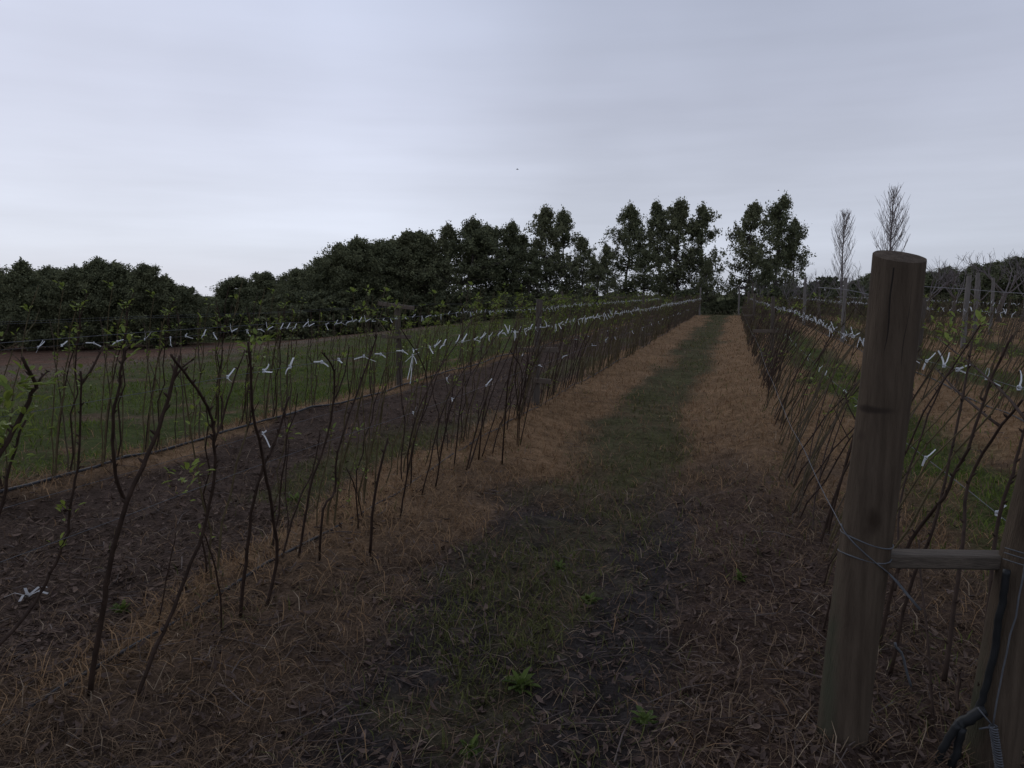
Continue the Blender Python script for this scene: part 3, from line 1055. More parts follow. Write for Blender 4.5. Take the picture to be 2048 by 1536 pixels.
for d, k, y, c in tie_spots[:300]:
    e = R.choice(tie_protos)
    o = e[0] if not e[1] else e[0].copy()
    if e[1]:
        COL.objects.link(o)
    e[1] = 1
    o.location = wire_at(k, y)
    o.rotation_euler = (0, 0, R.uniform(-.4, .4))
    s = R.uniform(.9, 1.2)
    o.scale = (s, s, s)
    if c < 14:
        tag(o, f'{ORD[c]} white tie from the near end of {TS[k]}', 'tie', 'white plastic ties on the wires')
    else:
        tag(o, f'small white tie in the far run of {TS[k]}', 'tie', 'white plastic ties on the wires')
mb = MB()
for d, k, y, c in tie_spots[300:]:
    one = tie_mesh()
    p = wire_at(k, y)
    for v, q in zip(one.v, range(len(one.v))):
        pass
    vv = np.vstack(one.v) * 1.15 + p
    mb.add(vv, np.vstack(one.q) if one.q else None, np.vstack(one.t) if one.t else None)
tag(mb.build('distant_ties', M_TIE), 'white ties blurring into a line along the far wires', 'ties', kind='stuff')
# a loose bunch of long ties hanging from the outer left row near its post
pt = depth_point(825, 710, 10.6)
mb = MB()
for dx, dz in ((-.09, -.34), (-.05, -.40), (.05, -.12), (.09, .04), (-.12, -.1), (-.03, -.22)):
    q = np.array([(0, 0, 0), (dx * .5 + .01, .01, dz * .45), (dx, .02, dz)])
    s = np.array([.005, .002, 0])
    v = np.vstack([[c - s, c + s] for c in q])
    mb.add(v, [(0, 1, 3, 2), (2, 3, 5, 4)])
mb.tube([(-.012, 0, .004), (0, 0, .009), (.012, 0, .003)], .007, 6)
tag(mb.build('hanging_ties', M_TIE, None, False, pt), 'bunch of long white ties hanging beside the outer left row post', 'ties')
pt = ground_hit(56, 1193, .04)
mb = MB()
for h in (.3, 1.4, 2.6, 3.9, 5.2):
    d = np.array([math.cos(h), math.sin(h), .12]) * .1
    s = np.array([-math.sin(h), math.cos(h), .2]) * .007
    v = np.vstack([[c - s, c + s] for c in (d * 0, d * .55 + np.array([0, 0, .02]), d)])
    mb.add(v, [(0, 1, 3, 2), (2, 3, 5, 4)])
mb.tube([(-.015, 0, .0), (0, 0, .012), (.015, 0, .0)], .008, 6)
tag(mb.build('discarded_ties', mat('dirty_tie', (.30, .29, .28), .8, .2, 20), None, False, (pt[0], pt[1], gz1(pt[0], pt[1]) + .02)), 'tangle of discarded white ties lying on the dark mulch', 'ties')

# ------------------------------------------------------------------ trellis posts


def round_post(h, r0, r1, lean=(0, 0), cut=(0, 0), sides=20, rings=14, seed=0, sink=.25):
    """tapered, slightly crooked log; the top is cut at a slant"""
    mb = MB()
    th = np.arange(sides) * 2 * math.pi / sides
    zs = np.concatenate([np.linspace(-sink, h - .02, rings), [h - .008, h]])
    V = []
    for i, z in enumerate(zs):
        f = max(z, 0) / h
        r_ = r0 + (r1 - r0) * f
        r_ *= .994 if i == len(zs) - 1 else 1
        rr = r_ * (1 + .10 * (vnoise(np.cos(th) * 1.5 + seed, np.sin(th) * 1.5 + z * 2.2, seed) - .5) + .03 * (vnoise(np.cos(th) * 4 + seed, np.sin(th) * 4 + z * .8, seed + 3) - .5))
        cx = lean[0] * f + .008 * math.sin(z * 3 + seed)
        cy = lean[1] * f + .006 * math.cos(z * 2.3 + seed)
        x_, y_ = cx + rr * np.cos(th), cy + rr * np.sin(th)
        zz = z + (cut[0] * np.cos(th) + cut[1] * np.sin(th)) * rr * (1 if i >= len(zs) - 2 else 0) + (cut[0] * np.cos(th) + cut[1] * np.sin(th)) * rr * (f ** 8 if i < len(zs) - 2 else 0)
        V.append(np.stack([x_, y_, zz], 1))
    v = np.vstack(V)
    k = len(zs)
    i = np.arange(k - 1)[:, None] * sides
    j = np.arange(sides)[None, :]
    j2 = (j + 1) % sides
    q = np.stack([i + j, i + j2, i + sides + j2, i + sides + j], -1).reshape(-1, 4)
    mb.add(v, q)
    rim = V[-1].copy()                                  # the sawn end: its own rough face, sharp at the rim
    top = rim.mean(0)
    rings_ = [top + (rim - top) * f_ + np.stack([0 * th, 0 * th, .010 * r1 / .08 * (vnoise(np.cos(th) * 3 * f_ + seed, np.sin(th) * 3 * f_, seed + 9) - .5) * (f_ < 1)], 1) for f_ in (1.0, .75, .5, .25)]
    vc = np.vstack(rings_ + [top])
    i3 = np.arange(3)[:, None] * sides
    q3 = np.stack([i3 + j, i3 + j2, i3 + sides + j2, i3 + sides + j], -1).reshape(-1, 4)
    mb.add(vc, q3, [(4 * sides, 3 * sides + m_, 3 * sides + (m_ + 1) % sides) for m_ in range(sides)])
    return mb


G_POST = 'trellis posts with crossbars'


def trellis_post(x, y, h, r_, arms, label, material=M_POST, lean=(0, 0), rz=0.0):
    root = empty('trellis_post', (x, y, gz1(x, y)), rz)
    round_post(h, r_, r_ * .88, lean, (R.uniform(-.2, .2), -.2), 12, 8, R.randint(1, 99)).build('post', material, root, True)
    for z, w, tilt in arms:
        mb = MB()
        ct, st = math.cos(tilt), math.sin(tilt)
        mb.box((lean[0] * z / h, -r_ - .018, z), (w, .036, .062), [[ct, 0, -st], [0, 1, 0], [st, 0, ct]], 0, .004)
        mb.build('crossbar', M_ARM, root)
    return tag(root, label, 'trellis post', G_POST)


def row_y(px, x):
    """distance along the row at which a post standing on x shows at this pixel column"""
    d = ray(px, 700)
    return x / d[0] * d[1]


y_l1 = row_y(1073, XL1)
trellis_post(XL1, y_l1, 1.36, .045, ((.72, .56, .02), (.33, .40, -.05)), 'crossbar post in the row just left of the path, nearest one', lean=(.03, 0))
for k, lab in ((1, 'second crossbar post along the row just left of the path'), (2, 'third crossbar post along the row just left of the path'), (3, 'farthest crossbar post before the crest in the row left of the path')):
    trellis_post(XL1, y_l1 + 12.3 * k, 1.36, .045, ((.72, .56, .02), (.33, .4, .03)), lab)
y_l2 = row_y(797, XL2)
trellis_post(XL2, y_l2, 1.32, .05, ((1.27, .62, -.12), (.78, .5, 0)), 'grey crossbar post in the outer left row with a slanting top bar')
for k, lab in ((1, 'second post along the outer left row'), (2, 'third post along the outer left row'), (3, 'farthest post of the outer left row')):
    trellis_post(XL2, y_l2 + 12.3 * k, 1.5, .045, ((1.27, .6, .03), (.75, .5, 0)), lab)
y_r1 = row_y(1543, XR1 + .33)
trellis_post(XR1 + .33, y_r1, 1.40, .038, ((.74, .72, 0), (.30, .35, 0)), 'nearest crossbar post in the row right of the path', M_POST)
for k, lab in ((1, 'second crossbar post along the row right of the path'), (2, 'third crossbar post along the row right of the path')):
    trellis_post(XR1 + .3, y_r1 + 12.6 * k, 1.5, .05, ((.74, .7, 0),), lab)
for px, x, top, r_, lab, mt in (
        (1397, XL1 + .1, 575, .06, 'pale end post at the crest on the left of the path', M_POST_PALE), (1475, XR1 - .15, 570, .06, 'pale end post at the crest on the right of the path', M_POST_PALE),
        (1838, XR2 + .25, 596, .055, 'grey post just right of the big foreground post top', M_POST), (1684, XR2, 556, .06, 'thick pale post under the left bare poplar', M_POST_PALE),
        (1605, XR2, 556, .07, 'slim pale post left of the bare poplars', M_POST_PALE), (1925, XR3, 552, .07, 'thick pale post among the third row right of the big post', M_POST_PALE),
        (1946, XR4, 546, .08, 'pale post behind the thick pale post on the right', M_POST_PALE), (1632, XR3, 562, .06, 'slender grey post between the pale post and the left poplar', M_POST),
        (1978, XR4, 556, .06, 'pale post near the right edge below the bare fruit trees', M_POST_PALE), (1500, XR1 + .3, 566, .06, 'grey post at the crest among tangled canes', M_POST)):
    d = ray(px, 700)
    y = x / d[0] * d[1] if abs(px - 1468) > 40 and x * d[0] > 0 else 54.8
    if px in (1397, 1475, 1500):
        y = {1397: 55.0, 1475: 55.3, 1500: 50.0}[px]
        x = d[0] / d[1] * y
    dist = y / ray(px, top)[1]
    ztop = EYE + ray(px, top)[2] * dist
    trellis_post(x, y, ztop - gz1(x, y), r_, (), lab, mt, lean=(R.uniform(-.04, .04), 0))

# the end frame in the foreground: two stout posts and the rail between them
p0 = ground_hit(1686, 1497, .085)
dep = np.linalg.norm(p0[:2])
tops = ray(1797, 513)
tt = (p0[1] + .03) / tops[1]
ptop = np.array([tops[0] * tt, tops[1] * tt, EYE + tops[2] * tt])
p0[0] -= (ptop[0] - p0[0]) * .05
frame = empty('trellis_end_frame', (p0[0], p0[1], 0))
tag(frame, 'stout weathered end frame of two round posts and a rail in the right foreground', 'trellis frame')
H1 = float(ptop[2])
rad1 = 49 / F * dep * .905
ax_wobble = 0
mb = round_post(H1, rad1 * 1.05, rad1 * 1.02, (ptop[0] - p0[0], ptop[1] - p0[1]), (-.12, .27), 40, 60, 4)
post1 = mb.build('post', M_STRAINER, frame, True)
# drying crack: a thin dark sliver set into the face of the post
ax = lambda z: np.array([(ptop[0] - p0[0]) * z / H1 + .008 * math.sin(z * 3 + 4), (ptop[1] - p0[1]) * z / H1 + .006 * math.cos(z * 2.3 + 4), z])
mb = MB()
for za, zb, a0, sl, wmax in ((1.22, H1 - .035, -112, .25, .0030), (1.1, H1 - .03, -70, .05, .0009), (.45, 1.0, -125, .08, .0009), (.12, .62, -88, -.10, .0011)):
    cr = []
    for z in np.linspace(za, zb, 16):
        a = math.radians(a0) + .06 * math.sin(z * 9 + a0) + .03 * math.sin(z * 31 + a0) - (zb - z) * sl
        cr.append(ax(z) + np.array([math.cos(a), math.sin(a), 0]) * rad1 * .992)
    prof = np.sin(np.linspace(.05, math.pi * (.62 if za > 1.2 else .97), 16)) * wmax + .0002
    mb.tube(cr, prof, 5)
M_CRACK = mat('crack_shadow_wood', (.02, .015, .012), .95, .2, 10)
mb.build('drying_crack', M_CRACK, post1)
q0 = ground_hit(1975, 1528, .06)
tp = ray(2096, 960)
tt = q0[1] / tp[1]
q1 = np.array([tp[0] * tt, q0[1], EYE + tp[2] * tt])
H2 = 1.45
ln2 = (q1 - q0)[0] / (q1[2] - q0[2]) * H2
q0[0] -= ln2 / H2 * q0[2]
rad2 = 48 / F * np.linalg.norm(q0[:2]) * .92
mb = round_post(H2, rad2 * 1.02, rad2 * .95, (ln2, 0), (0, .2), 36, 40, 9)
o = mb.build('post', M_STRAINER, frame, True)
o.location = (q0[0] - p0[0], q0[1] - p0[1], 0)
o['label'] = 'leaning post at the frame edge with black hose'
# rail
d = ray(1765, 1119)
zr = EYE + d[2] * (p0[1] + .02) / d[1]
A = np.array([ax(zr)[0] + p0[0] + rad1 * .6, p0[1] + .03, zr])
B = np.array([q0[0] + ln2 * zr / H2 - rad2 * .6, q0[1] + .03, zr + .004])
mb = MB()
v = B - A
L = np.linalg.norm(v)
ux = v / L
uy = np.cross([0, 0, 1.0], ux)
uy /= np.linalg.norm(uy)
uz = np.cross(ux, uy)
mb.box((A + B) / 2 - p0 * [1, 1, 0], (L, .07, .044), np.stack([ux, uy, uz], 1), 0, .005)
M_RAIL = mat('rail_timber', (.115, .092, .070), .9, .3, 9, (1, 9, 9), col2=(.06, .048, .037), bump=.4)
mb.build('rail', M_RAIL, frame)


def loop_pts(axis, z0, z1, r_, a0, a1, n=28):
    out = []
    for f in np.linspace(0, 1, n):
        z = z0 + (z1 - z0) * f
        a = math.radians(a0 + (a1 - a0) * f)
        out.append(axis(z) + np.array([math.cos(a), math.sin(a), 0]) * r_ + np.array([0, 0, .006 * math.sin(a * 2)]))
    return np.array(out)


fr0 = p0 * [1, 1, 0]
zc = EYE + ray(1715, 1100)[2] * p0[1] / ray(1715, 1100)[1]
mb = MB()
mb.tube(loop_pts(ax, zc + .055, zc + .02, rad1 + .003, -190, 0), .0022, 6)
mb.tube(loop_pts(ax, zc - .01, zc - .02, rad1 + .003, -190, 10), .0022, 6)
dg = loop_pts(ax, zc + .075, zc - .05, rad1 + .006, -175, -35)
tail = dg[-1] + np.array([[.02, -.02, -.02], [.05, -.03, -.055], [.085, -.035, -.095]])
mb.tube(np.vstack([dg, tail]), .0022, 6)
mb.tube(np.vstack([dg[-1], tail + [.004, .004, 0]]), .0026, 6)
mb.build('wire_wrap', M_WIRE, frame, True)
# wire wrap on the leaning post
ax2 = lambda z: np.array([ln2 * z / H2, 0, z]) + (q0 - p0) * [1, 1, 0]
mb = MB()
for dz in (0, .02, .035):
    mb.tube(loop_pts(ax2, .74 + dz, .735 + dz, rad2 + .003, -200, 20), .002, 6)
mb.build('wire_wrap', M_WIRE, frame, True)
frame.location = (p0[0], p0[1], 0)

# straining wire and spring in front of the leaning post; black hose and its tee
def pix_pts(pix, depth_y):
    out = []
    for px, py in pix:
        d = ray(px, py)
        t_ = depth_y / d[1]
        out.append((d[0] * t_, d[1] * t_, EYE + d[2] * t_))
    return np.array(out)


yf = q0[1] - rad2 - .03
P = pix_pts([(2062, 1085), (2045, 1160), (2020, 1270), (2000, 1370), (1986, 1452)], yf)
mb = MB()
mb.tube(densify(P, 3), .0026, 6)
sp = pix_pts([(1986, 1452), (1992, 1490), (2000, 1545)], yf)
tt_ = np.linspace(0, 1, 150)
cx = np.stack([np.interp(tt_, [0, .42, 1], sp[:, k]) for k in range(3)], 1)
co = cx + np.stack([np.cos(tt_ * 2 * math.pi * 18) * .011, np.sin(tt_ * 2 * math.pi * 18) * .011, tt_ * 0], 1)
root = empty('wire_strainer', tuple(P[-1]))
for nm, m_ in (('wire', mb),):
    m_.v = [v_ - P[-1] for v_ in m_.v]
    m_.build('wire', M_WIRE, root, True)
mb = MB()
mb.tube(co - P[-1], .0026, 5)
mb.build('spring', M_WIRE, root, True)
mb = MB()
mb.tube(pix_pts([(1956, 1416), (1972, 1436), (1986, 1452)], yf) - P[-1], .0025, 5)
mb.tube(pix_pts([(1958, 1458), (1972, 1455), (1990, 1454)], yf) - P[-1], .003, 5)
mb.build('wire_tail', M_WIRE, root, True)
tag(root, 'galvanised straining wire with coiled spring in front of the leaning right post', 'wire strainer')

yh = q0[1] - rad2 * .35
root = empty('irrigation_hose', tuple(pix_pts([(1930, 1440)], yh - .05)[0]))
org = np.array(root.location)
mb = MB()
mb.tube(densify(pix_pts([(2014, 1140), (2006, 1190), (1996, 1240), (1990, 1300), (1976, 1360), (1960, 1408), (1940, 1436)], yh - .05), 4) - org, .0105, 10)
mb.build('riser', M_HOSE, root, True)
mb = MB()
mb.tube(densify(pix_pts([(1972, 1420), (1945, 1432), (1920, 1448), (1912, 1462)], yh - .06), 3) - org, .017, 10)
mb.build('tee_fitting', M_HOSE, root, True)
for pp in ([(1918, 1450), (1892, 1488), (1868, 1540), (1850, 1600)], [(1926, 1456), (1915, 1500), (1900, 1540), (1885, 1600)]):
    mb = MB()
    mb.tube(densify(pix_pts(pp, yh - .08), 4) - org, .012, 10)
    mb.build('outlet_pipe', M_HOSE, root, True)
tag(root, 'black irrigation hose with tee running down the leaning right post', 'hose')
P = pix_pts([(1790, 1285), (1808, 1320), (1822, 1372)], p0[1] + .12)
mb = MB()
mb.tube(densify(P, 3), .0045, 6)
tag(mb.build('dead_stalk', M_WIRE, None, True), 'grey bent wire end poking from the litter between the two posts', 'wire')

# two pale twines strung between the posts of the right rows
for P, lab in ((pix_pts([(1636, 575), (1690, 579), (1745, 590), (1800, 596)], 24), 'pale twine sagging between posts left of the big post top'),
               (pix_pts([(1845, 573), (1925, 578), (2000, 584), (2100, 590)], 26), 'pale twine stretched between posts on the far right')):
    mb = MB()
    mb.tube(densify(P, 5), .009, 5)
    tag(mb.build('twine', mat('pale_twine', (.26, .25, .25), .8, .2, 9), None, True), lab, 'twine')

# small weeds that stand out on the path
wb = [(1040, 1355, .09, 'largest bright green weed on the near path, just below centre'), (1178, 1192, .07, 'bright green weed in the wet mud on the path centre'),
      (1120, 1125, .06, 'small weed tuft left of the muddy patch'), (590, 1010, .08, 'broad leaved weed beside the left row canes'), (245, 1250, .06, 'low weed tuft on the mulch left of the forked cane'),
      (1290, 1465, .06, 'weed tuft at the bottom of the path right of centre'), (940, 1470, .06, 'weed tuft at the bottom of the path left of centre'), (1480, 1180, .05, 'weed tuft in the dry litter left of the big post')]
for px, py, s, lab in wb:
    p = ground_hit(px, py, .02)
    mb = MB()
    mb.tube([(0, 0, -.02), (0, 0, .012), (0, 0, .03)], [.012, .02, .004], 8)
    leaf_cluster(mb, (0, 0, .01), 26, s * .7, spreadr=.02)
    tag(mb.build('weed', M_WEED, None, False, (p[0], p[1], gz1(p[0], p[1]))), lab, 'weed', 'green weeds on the ground')

# ------------------------------------------------------------------ trees


def leaf_faces(mb, c, rad, n, size, matid=0, up=.5):
    """n small leaf sprays through an ellipsoid"""
    u = RNG.normal(size=(n, 3))
    u /= np.linalg.norm(u, axis=1)[:, None]
    rr = RNG.random(n) ** .42
    p = np.asarray(c) + u * rr[:, None] * np.asarray(rad)
    d = RNG.normal(size=(n, 3)) + u * .8 + np.array([0, 0, up])
    d /= np.linalg.norm(d, axis=1)[:, None]
    s = np.cross(d, RNG.normal(size=(n, 3)))
    s /= np.linalg.norm(s, axis=1)[:, None]
    L = (size * RNG.uniform(.5, 1.5, n))[:, None]
    wd = L * .34
    v = np.stack([p - d * L * .5, p + s * wd, p + d * L * .6, p - s * wd], 1).reshape(-1, 3)
    i = np.arange(n)[:, None] * 4
    mb.add(v, i + np.array([[0, 1, 2, 3]]), None, matid)


def spray(mb, c, sg, n, size, up=.5):
    p = np.asarray(c) + np.clip(RNG.normal(size=(n, 3)), -2.1, 2.1) * np.asarray(sg)
    d = RNG.normal(size=(n, 3)) + np.array([0, 0, up])
    d /= np.linalg.norm(d, axis=1)[:, None]
    s = np.cross(d, RNG.normal(size=(n, 3)))
    s /= np.linalg.norm(s, axis=1)[:, None]
    L = (size * RNG.uniform(.5, 1.5, n))[:, None]
    v = np.stack([p - d * L * .5, p + s * L * .3, p + d * L * .6, p - s * L * .3], 1).reshape(-1, 3)
    i = np.arange(n)[:, None] * 4
    mb.add(v, i + np.array([[0, 1, 2, 3]]))


def evergreen(H, width, base, seed, clumps, per, size, profile, airy=0.0):
    """trunk mesh and crown mesh of one tree of height H"""
    rr = random.Random(seed)
    tr, cr = MB(), MB()
    bend = [(0, 0, -.3)]
    x = y = 0
    for k in range(1, 9):
        x += rr.gauss(0, .012 * H)
        y += rr.gauss(0, .012 * H)
        bend.append((x, y, H * .97 * k / 8))
    bend = np.array(bend)
    tr.tube(bend, np.linspace(.016 * H, .002 * H, 9), 7)
    axis = lambda z: np.array([np.interp(z, bend[:, 2], bend[:, 0]), np.interp(z, bend[:, 2], bend[:, 1]), z])
    gaps = [(rr.uniform(0, 6.28), rr.uniform(.1, .8)) for _ in range(5)] if airy else []
    for k in range(clumps):
        f = (k + rr.random()) / clumps
        z = H * (base + (1 - base) * f * .97)
        ln_ = width * profile(f) * rr.choice((rr.uniform(.4, .8), rr.uniform(.75, 1.3)))
        a = rr.uniform(0, 6.283)
        if any(abs(f - gf) < .06 and math.cos(a - ga) > .2 for ga, gf in gaps):
            continue
        st = axis(z)
        rise_ = ln_ * rr.uniform(.05, .55)
        end = st + np.array([math.cos(a) * ln_, math.sin(a) * ln_, rise_])
        end[2] = min(end[2], H * 1.0)
        md = st + (end - st) * .5 + np.array([0, 0, -.12 * rise_])
        tr.tube([st, md, end], [.0055 * H * (1.1 - f), .0035 * H * (1.1 - f), .0012 * H], 4, cap=False)
        for t_ in ((.5, .75, 1.0) if airy else (.35, .6, .8, 1.0)):
            c = st + (end - st) * t_ + np.array([rr.gauss(0, .1), rr.gauss(0, .1), rr.gauss(0, .06)]) * ln_
            sg = H * rr.uniform(.012, .024) if airy else H * rr.uniform(.016, .034)
            spray(cr, c, (sg, sg, sg * .8), int(per * rr.uniform(.5, 1.4) * (.6 if t_ < .5 else 1)), size)
        if rr.random() < .6:
            spray(cr, end + np.array([0, 0, .02 * H]), (.009 * H, .009 * H, .024 * H), int(per * .6), size, 1.4)
    for k in range(0 if airy else rr.randint(3, 6)):    # several pointed leaders
        a, q = rr.uniform(0, 6.283), width * .38 * rr.random() ** .5
        zt = H * rr.uniform(.86, .97)
        for j_ in range(3):
            spray(cr, axis(zt) + np.array([math.cos(a) * q, math.sin(a) * q, (j_ - 2) * .03 * H]), (.013 * H * (1.3 - .3 * j_), .013 * H * (1.3 - .3 * j_), .02 * H), int(per * .8), size, 1.3)
    for k in range(4):                                  # and the main one
        c = axis(H * (.9 + .03 * k)) + np.array([rr.gauss(0, .012), rr.gauss(0, .012), 0]) * H * (1.2 - .3 * k)
        spray(cr, c, (.010 * H, .010 * H, .03 * H), int(per * .9), size, 1.2)
    return tr, cr


prof_round = lambda f: max(.05, (math.sin(math.pi * min(1, (.18 + .82 * f))) ** .62) * (1 - .12 * f))
prof_cone = lambda f: max(.07, (1 - f) ** .75 * (.65 + .45 * min(1, f * 4)))
prof_bush = lambda f: max(.08, (1 - f ** 2.4) ** .6)


prof_spire = lambda f: max(.07, (1 - f) ** .6 * (.6 + .4 * min(1, f * 5)) * (.72 + .4 * math.sin(f * 15 + 1) ** 2))


def tree_proto(name, args, fol):
    root = empty(name, (0, 0, 0))
    tr, cr = evergreen(*args)
    tr.build('trunk', M_BARK, root, True)
    cr.build('crown', fol, root)
    return [root, 0, args[0]]


P_DENSE = [tree_proto('evergreen_tree', (8, 2.6, .03, 100 + k, 150, 56, .15, [prof_bush, prof_round, prof_cone][k % 3]), M_FOL) for k in range(6)]
P_AIRY = [tree_proto('evergreen_tree', (11, 4.0, .12, 200 + k, 165, 32, .19, [prof_cone, prof_spire][k % 2], 1.0), [M_FOL2, M_FOL][k % 2]) for k in range(6)]
P_BUSH = [tree_proto('evergreen_bush', (3, 1.9, .0, 300 + k, 60, 45, .13, prof_bush), M_FOL) for k in range(3)]


def put_tree(pool, px, top, depth, label, wide=1.0, cat='tree', group=None, i=None):
    d = ray(px, top)
    x, y, zt = d[0] * depth, d[1] * depth, EYE + d[2] * depth
    zb = gz1(x, y)
    e = pool[i % len(pool)] if i is not None else R.choice(pool)
    o = e[0] if not e[1] else dup(e[0])
    e[1] = 1
    s = (zt - zb) / e[2]
    o.location = (x, y, zb)
    o.rotation_euler = (0, 0, R.uniform(0, 6.28))
    o.scale = (s * wide, s * wide, s)
    return tag(o, label, cat, group)


G1, G2 = 'dark evergreens of the left wood', 'tall evergreens along the far boundary'
left_wood = [(-60, 528, 56), (-8, 532, 57), (45, 524, 55), (98, 536, 58), (142, 536, 56), (188, 520, 57), (238, 528, 58), (287, 531, 58), (330, 556, 60), (366, 574, 62), (398, 590, 70),
             (445, 572, 74), (482, 556, 72), (522, 546, 70), (562, 560, 73)]
wl = ['at the frame edge', 'beside the one at the frame edge', 'with a pointed tip near the left edge', 'with a flat top after the first pointed tip', 'low in the wood left of its tallest crown',
      'with the highest rounded crown of the left wood', 'right beside the highest crown of the left wood', 'on the right shoulder of the left wood', 'stepping down towards the gap in the wood',
      'lower one bordering the gap in the wood', 'lowest one in the gap between the two woods', 'first right of the gap in the wood', 'second right of the gap in the wood', 'tallest just right of the gap with a bird perched on top',
      'last before the larger dark trees begin']
for i, ((px, ty, dep_), lb) in enumerate(zip(left_wood, wl)):
    put_tree(P_DENSE, px, ty, dep_, f'dark evergreen tree {lb}', R.uniform(1.05, 1.3) * (1.0 if ty < 545 else 1.25), group=G1, i=i)
mid_wood = [(606, 540, 66), (640, 516, 64), (680, 492, 63), (722, 480, 62), (766, 484, 63), (806, 462, 63), (846, 464, 64), (892, 452, 64), (940, 438, 63), (978, 456, 66), (1012, 446, 66), (1040, 470, 68)]
for i, (px, ty, dep_) in enumerate([(20, 548, 66), (72, 546, 67), (120, 545, 66), (165, 540, 67), (212, 538, 68), (262, 545, 68), (308, 556, 69), (345, 572, 70), (620, 540, 74), (662, 512, 73), (702, 498, 73), (745, 492, 73), (785, 482, 74), (828, 476, 74)]):
    put_tree(P_DENSE, px, ty, dep_, 'dark evergreen tree of the hidden second line behind the front trees of the left wood', 1.3, group=G1, i=i + 2)
ml = ['lowest at the left foot of the rising middle wood', 'second up the rising left slope of the middle wood', 'third up the rising left slope of the middle wood', 'on the left shoulder of the middle wood',
      'just past the left shoulder of the middle wood', 'where small sky gaps begin in the middle wood', 'with lacy crown left of the dome shaped tree', 'beside the tallest dome of the middle wood', 'tallest dome of the middle wood',
      'just right of the tallest dome of the middle wood', 'with feathery right side in the middle wood', 'last of the middle wood before the taller airy trees']
for i, ((px, ty, dep_), lb) in enumerate(zip(mid_wood, ml)):
    put_tree(P_DENSE if i < 5 else (P_AIRY + P_DENSE[:2]), px, ty, dep_, f'dark evergreen tree {lb}', R.uniform(1.15, 1.4), group=G1, i=i * 5 + 1)
tall = [(1096, 415, 66, 'first airy tall tree right of the middle wood, twin pointed tops', .9), (1130, 422, 68, 'airy tall tree close behind the first tall tree', .85), (1172, 474, 66, 'lower airy tree on the right side of the first tall pair', .9),
        (1252, 412, 66, 'slender tall tree standing between two sky gaps', .95), (1215, 490, 70, 'small tree at the left foot of the slender tall tree', .8), (1318, 406, 68, 'left tree of the tall group of three by the path end', .85), (1362, 401, 66, 'middle and tallest tree of the tall group of three', .9),
        (1404, 412, 66, 'right tree of the tall group of three, beside the wide gap', .72), (1496, 407, 66, 'left tree of the tall pair right of the path end', .78), (1560, 393, 66, 'right and tallest tree of the tall pair right of the path end', .82),
        (1592, 440, 67, 'short shoulder tree on the right of the tall pair', .8), (1060, 500, 64, 'low tree filling the gap between middle wood and first tall pair', 1.2), (1195, 520, 63, 'low tree filling the gap left of the slender tall tree', 1.2),
        (1288, 500, 64, 'low tree filling the gap right of the slender tall tree', 1.1), (1412, 520, 64, 'low tree at the right foot of the tall group of three', .8), (1530, 520, 64, 'low tree between the two stems of the tall pair', 1.1)]
for i, (px, ty, dep_, lb, wd) in enumerate(tall):
    put_tree(P_AIRY, px, ty, dep_, lb, wd * R.uniform(.95, 1.15), group=G2, i=i)
# understorey at the far boundary
bush = [(600 + 46 * k, 590 + R.uniform(-10, 8), 60 + R.uniform(-2, 4)) for k in range(18)] + [(1436, 604, 64), (1455, 600, 66), (1520, 580, 62), (1575, 575, 62), (1630, 570, 64), (1660, 556, 66)]
for i, (px, ty, dep_) in enumerate(bush):
    put_tree(P_BUSH, px, ty, dep_, 'dark rounded bush under the boundary trees', 1.35, 'bush', 'dark bushes under the boundary trees')
rb = [(1715, 562, 66), (1755, 548, 70), (1810, 548, 72), (1862, 545, 66), (1905, 536, 64), (1950, 530, 62), (1990, 526, 62), (2030, 516, 60), (2075, 520, 60)]
rl = ['just right of the left poplar', 'behind the big foreground post', 'below the right poplar', 'first in the dark stand at the far right', 'second in the dark stand at the far right', 'third in the dark stand at the far right',
      'fourth in the dark stand, under the gnarled tree', 'tallest in the dark stand at the right edge', 'last in the dark stand, cut by the frame edge']
for i, ((px, ty, dep_), lb) in enumerate(zip(rb, rl)):
    put_tree(P_DENSE, px, ty, dep_, f'low dark evergreen {lb}', 1.6, group='low dark evergreens on the right', i=i)
for L in (P_DENSE, P_AIRY, P_BUSH):
    for o, used, _ in L:
        if not used:
            for c in list(o.children):
                bpy.data.objects.remove(c)
            bpy.data.objects.remove(o)
# a far-off wooded ridge that closes the gaps
mb = MB()
for k in range(520):
    a = math.radians(R.uniform(-60, 35))
    rr_ = R.uniform(140, 175)
    x_, y_ = math.sin(a) * rr_, math.cos(a) * rr_
    zg = gz1(x_, y_)
    h = R.uniform(1.9, 3.0) * (1.0 if a < .05 else 1.35)
    leaf_faces(mb, (x_, y_, zg + h * .5), (2.2, 2.2, h * .55), 60, .9, 0)
tag(mb.build('distant_wood', M_FOL), 'low dark line of far woodland seen through the gaps', 'wood', kind='stuff')

# ------------------------------------------------------------------ bare trees


def grow(mb, p, d, L, r_, depth, rr, up, spread_, shrink, sides=4):
    n = 4
    pts = [p]
    dd = np.array(d, float)
    for k in range(n):
        dd = dd + np.array([rr.gauss(0, .10), rr.gauss(0, .10), rr.gauss(0, .05) + up])
        dd /= np.linalg.norm(dd)
        pts.append(pts[-1] + dd * L / n)
    mb.tube(pts, np.linspace(r_, r_ * .62, n + 1), sides, cap=False)
    if depth == 0:
        return
    for k in range(rr.randint(2, 4)):
        i = rr.randint(2, n)
        side = np.array([rr.gauss(0, 1), rr.gauss(0, 1), rr.gauss(0, .5)])
        nd = dd + side / np.linalg.norm(side) * spread_
        grow(mb, pts[i], nd / np.linalg.norm(nd), L * shrink * rr.uniform(.75, 1.15), r_ * .58, depth - 1, rr, up, spread_, shrink, 3)


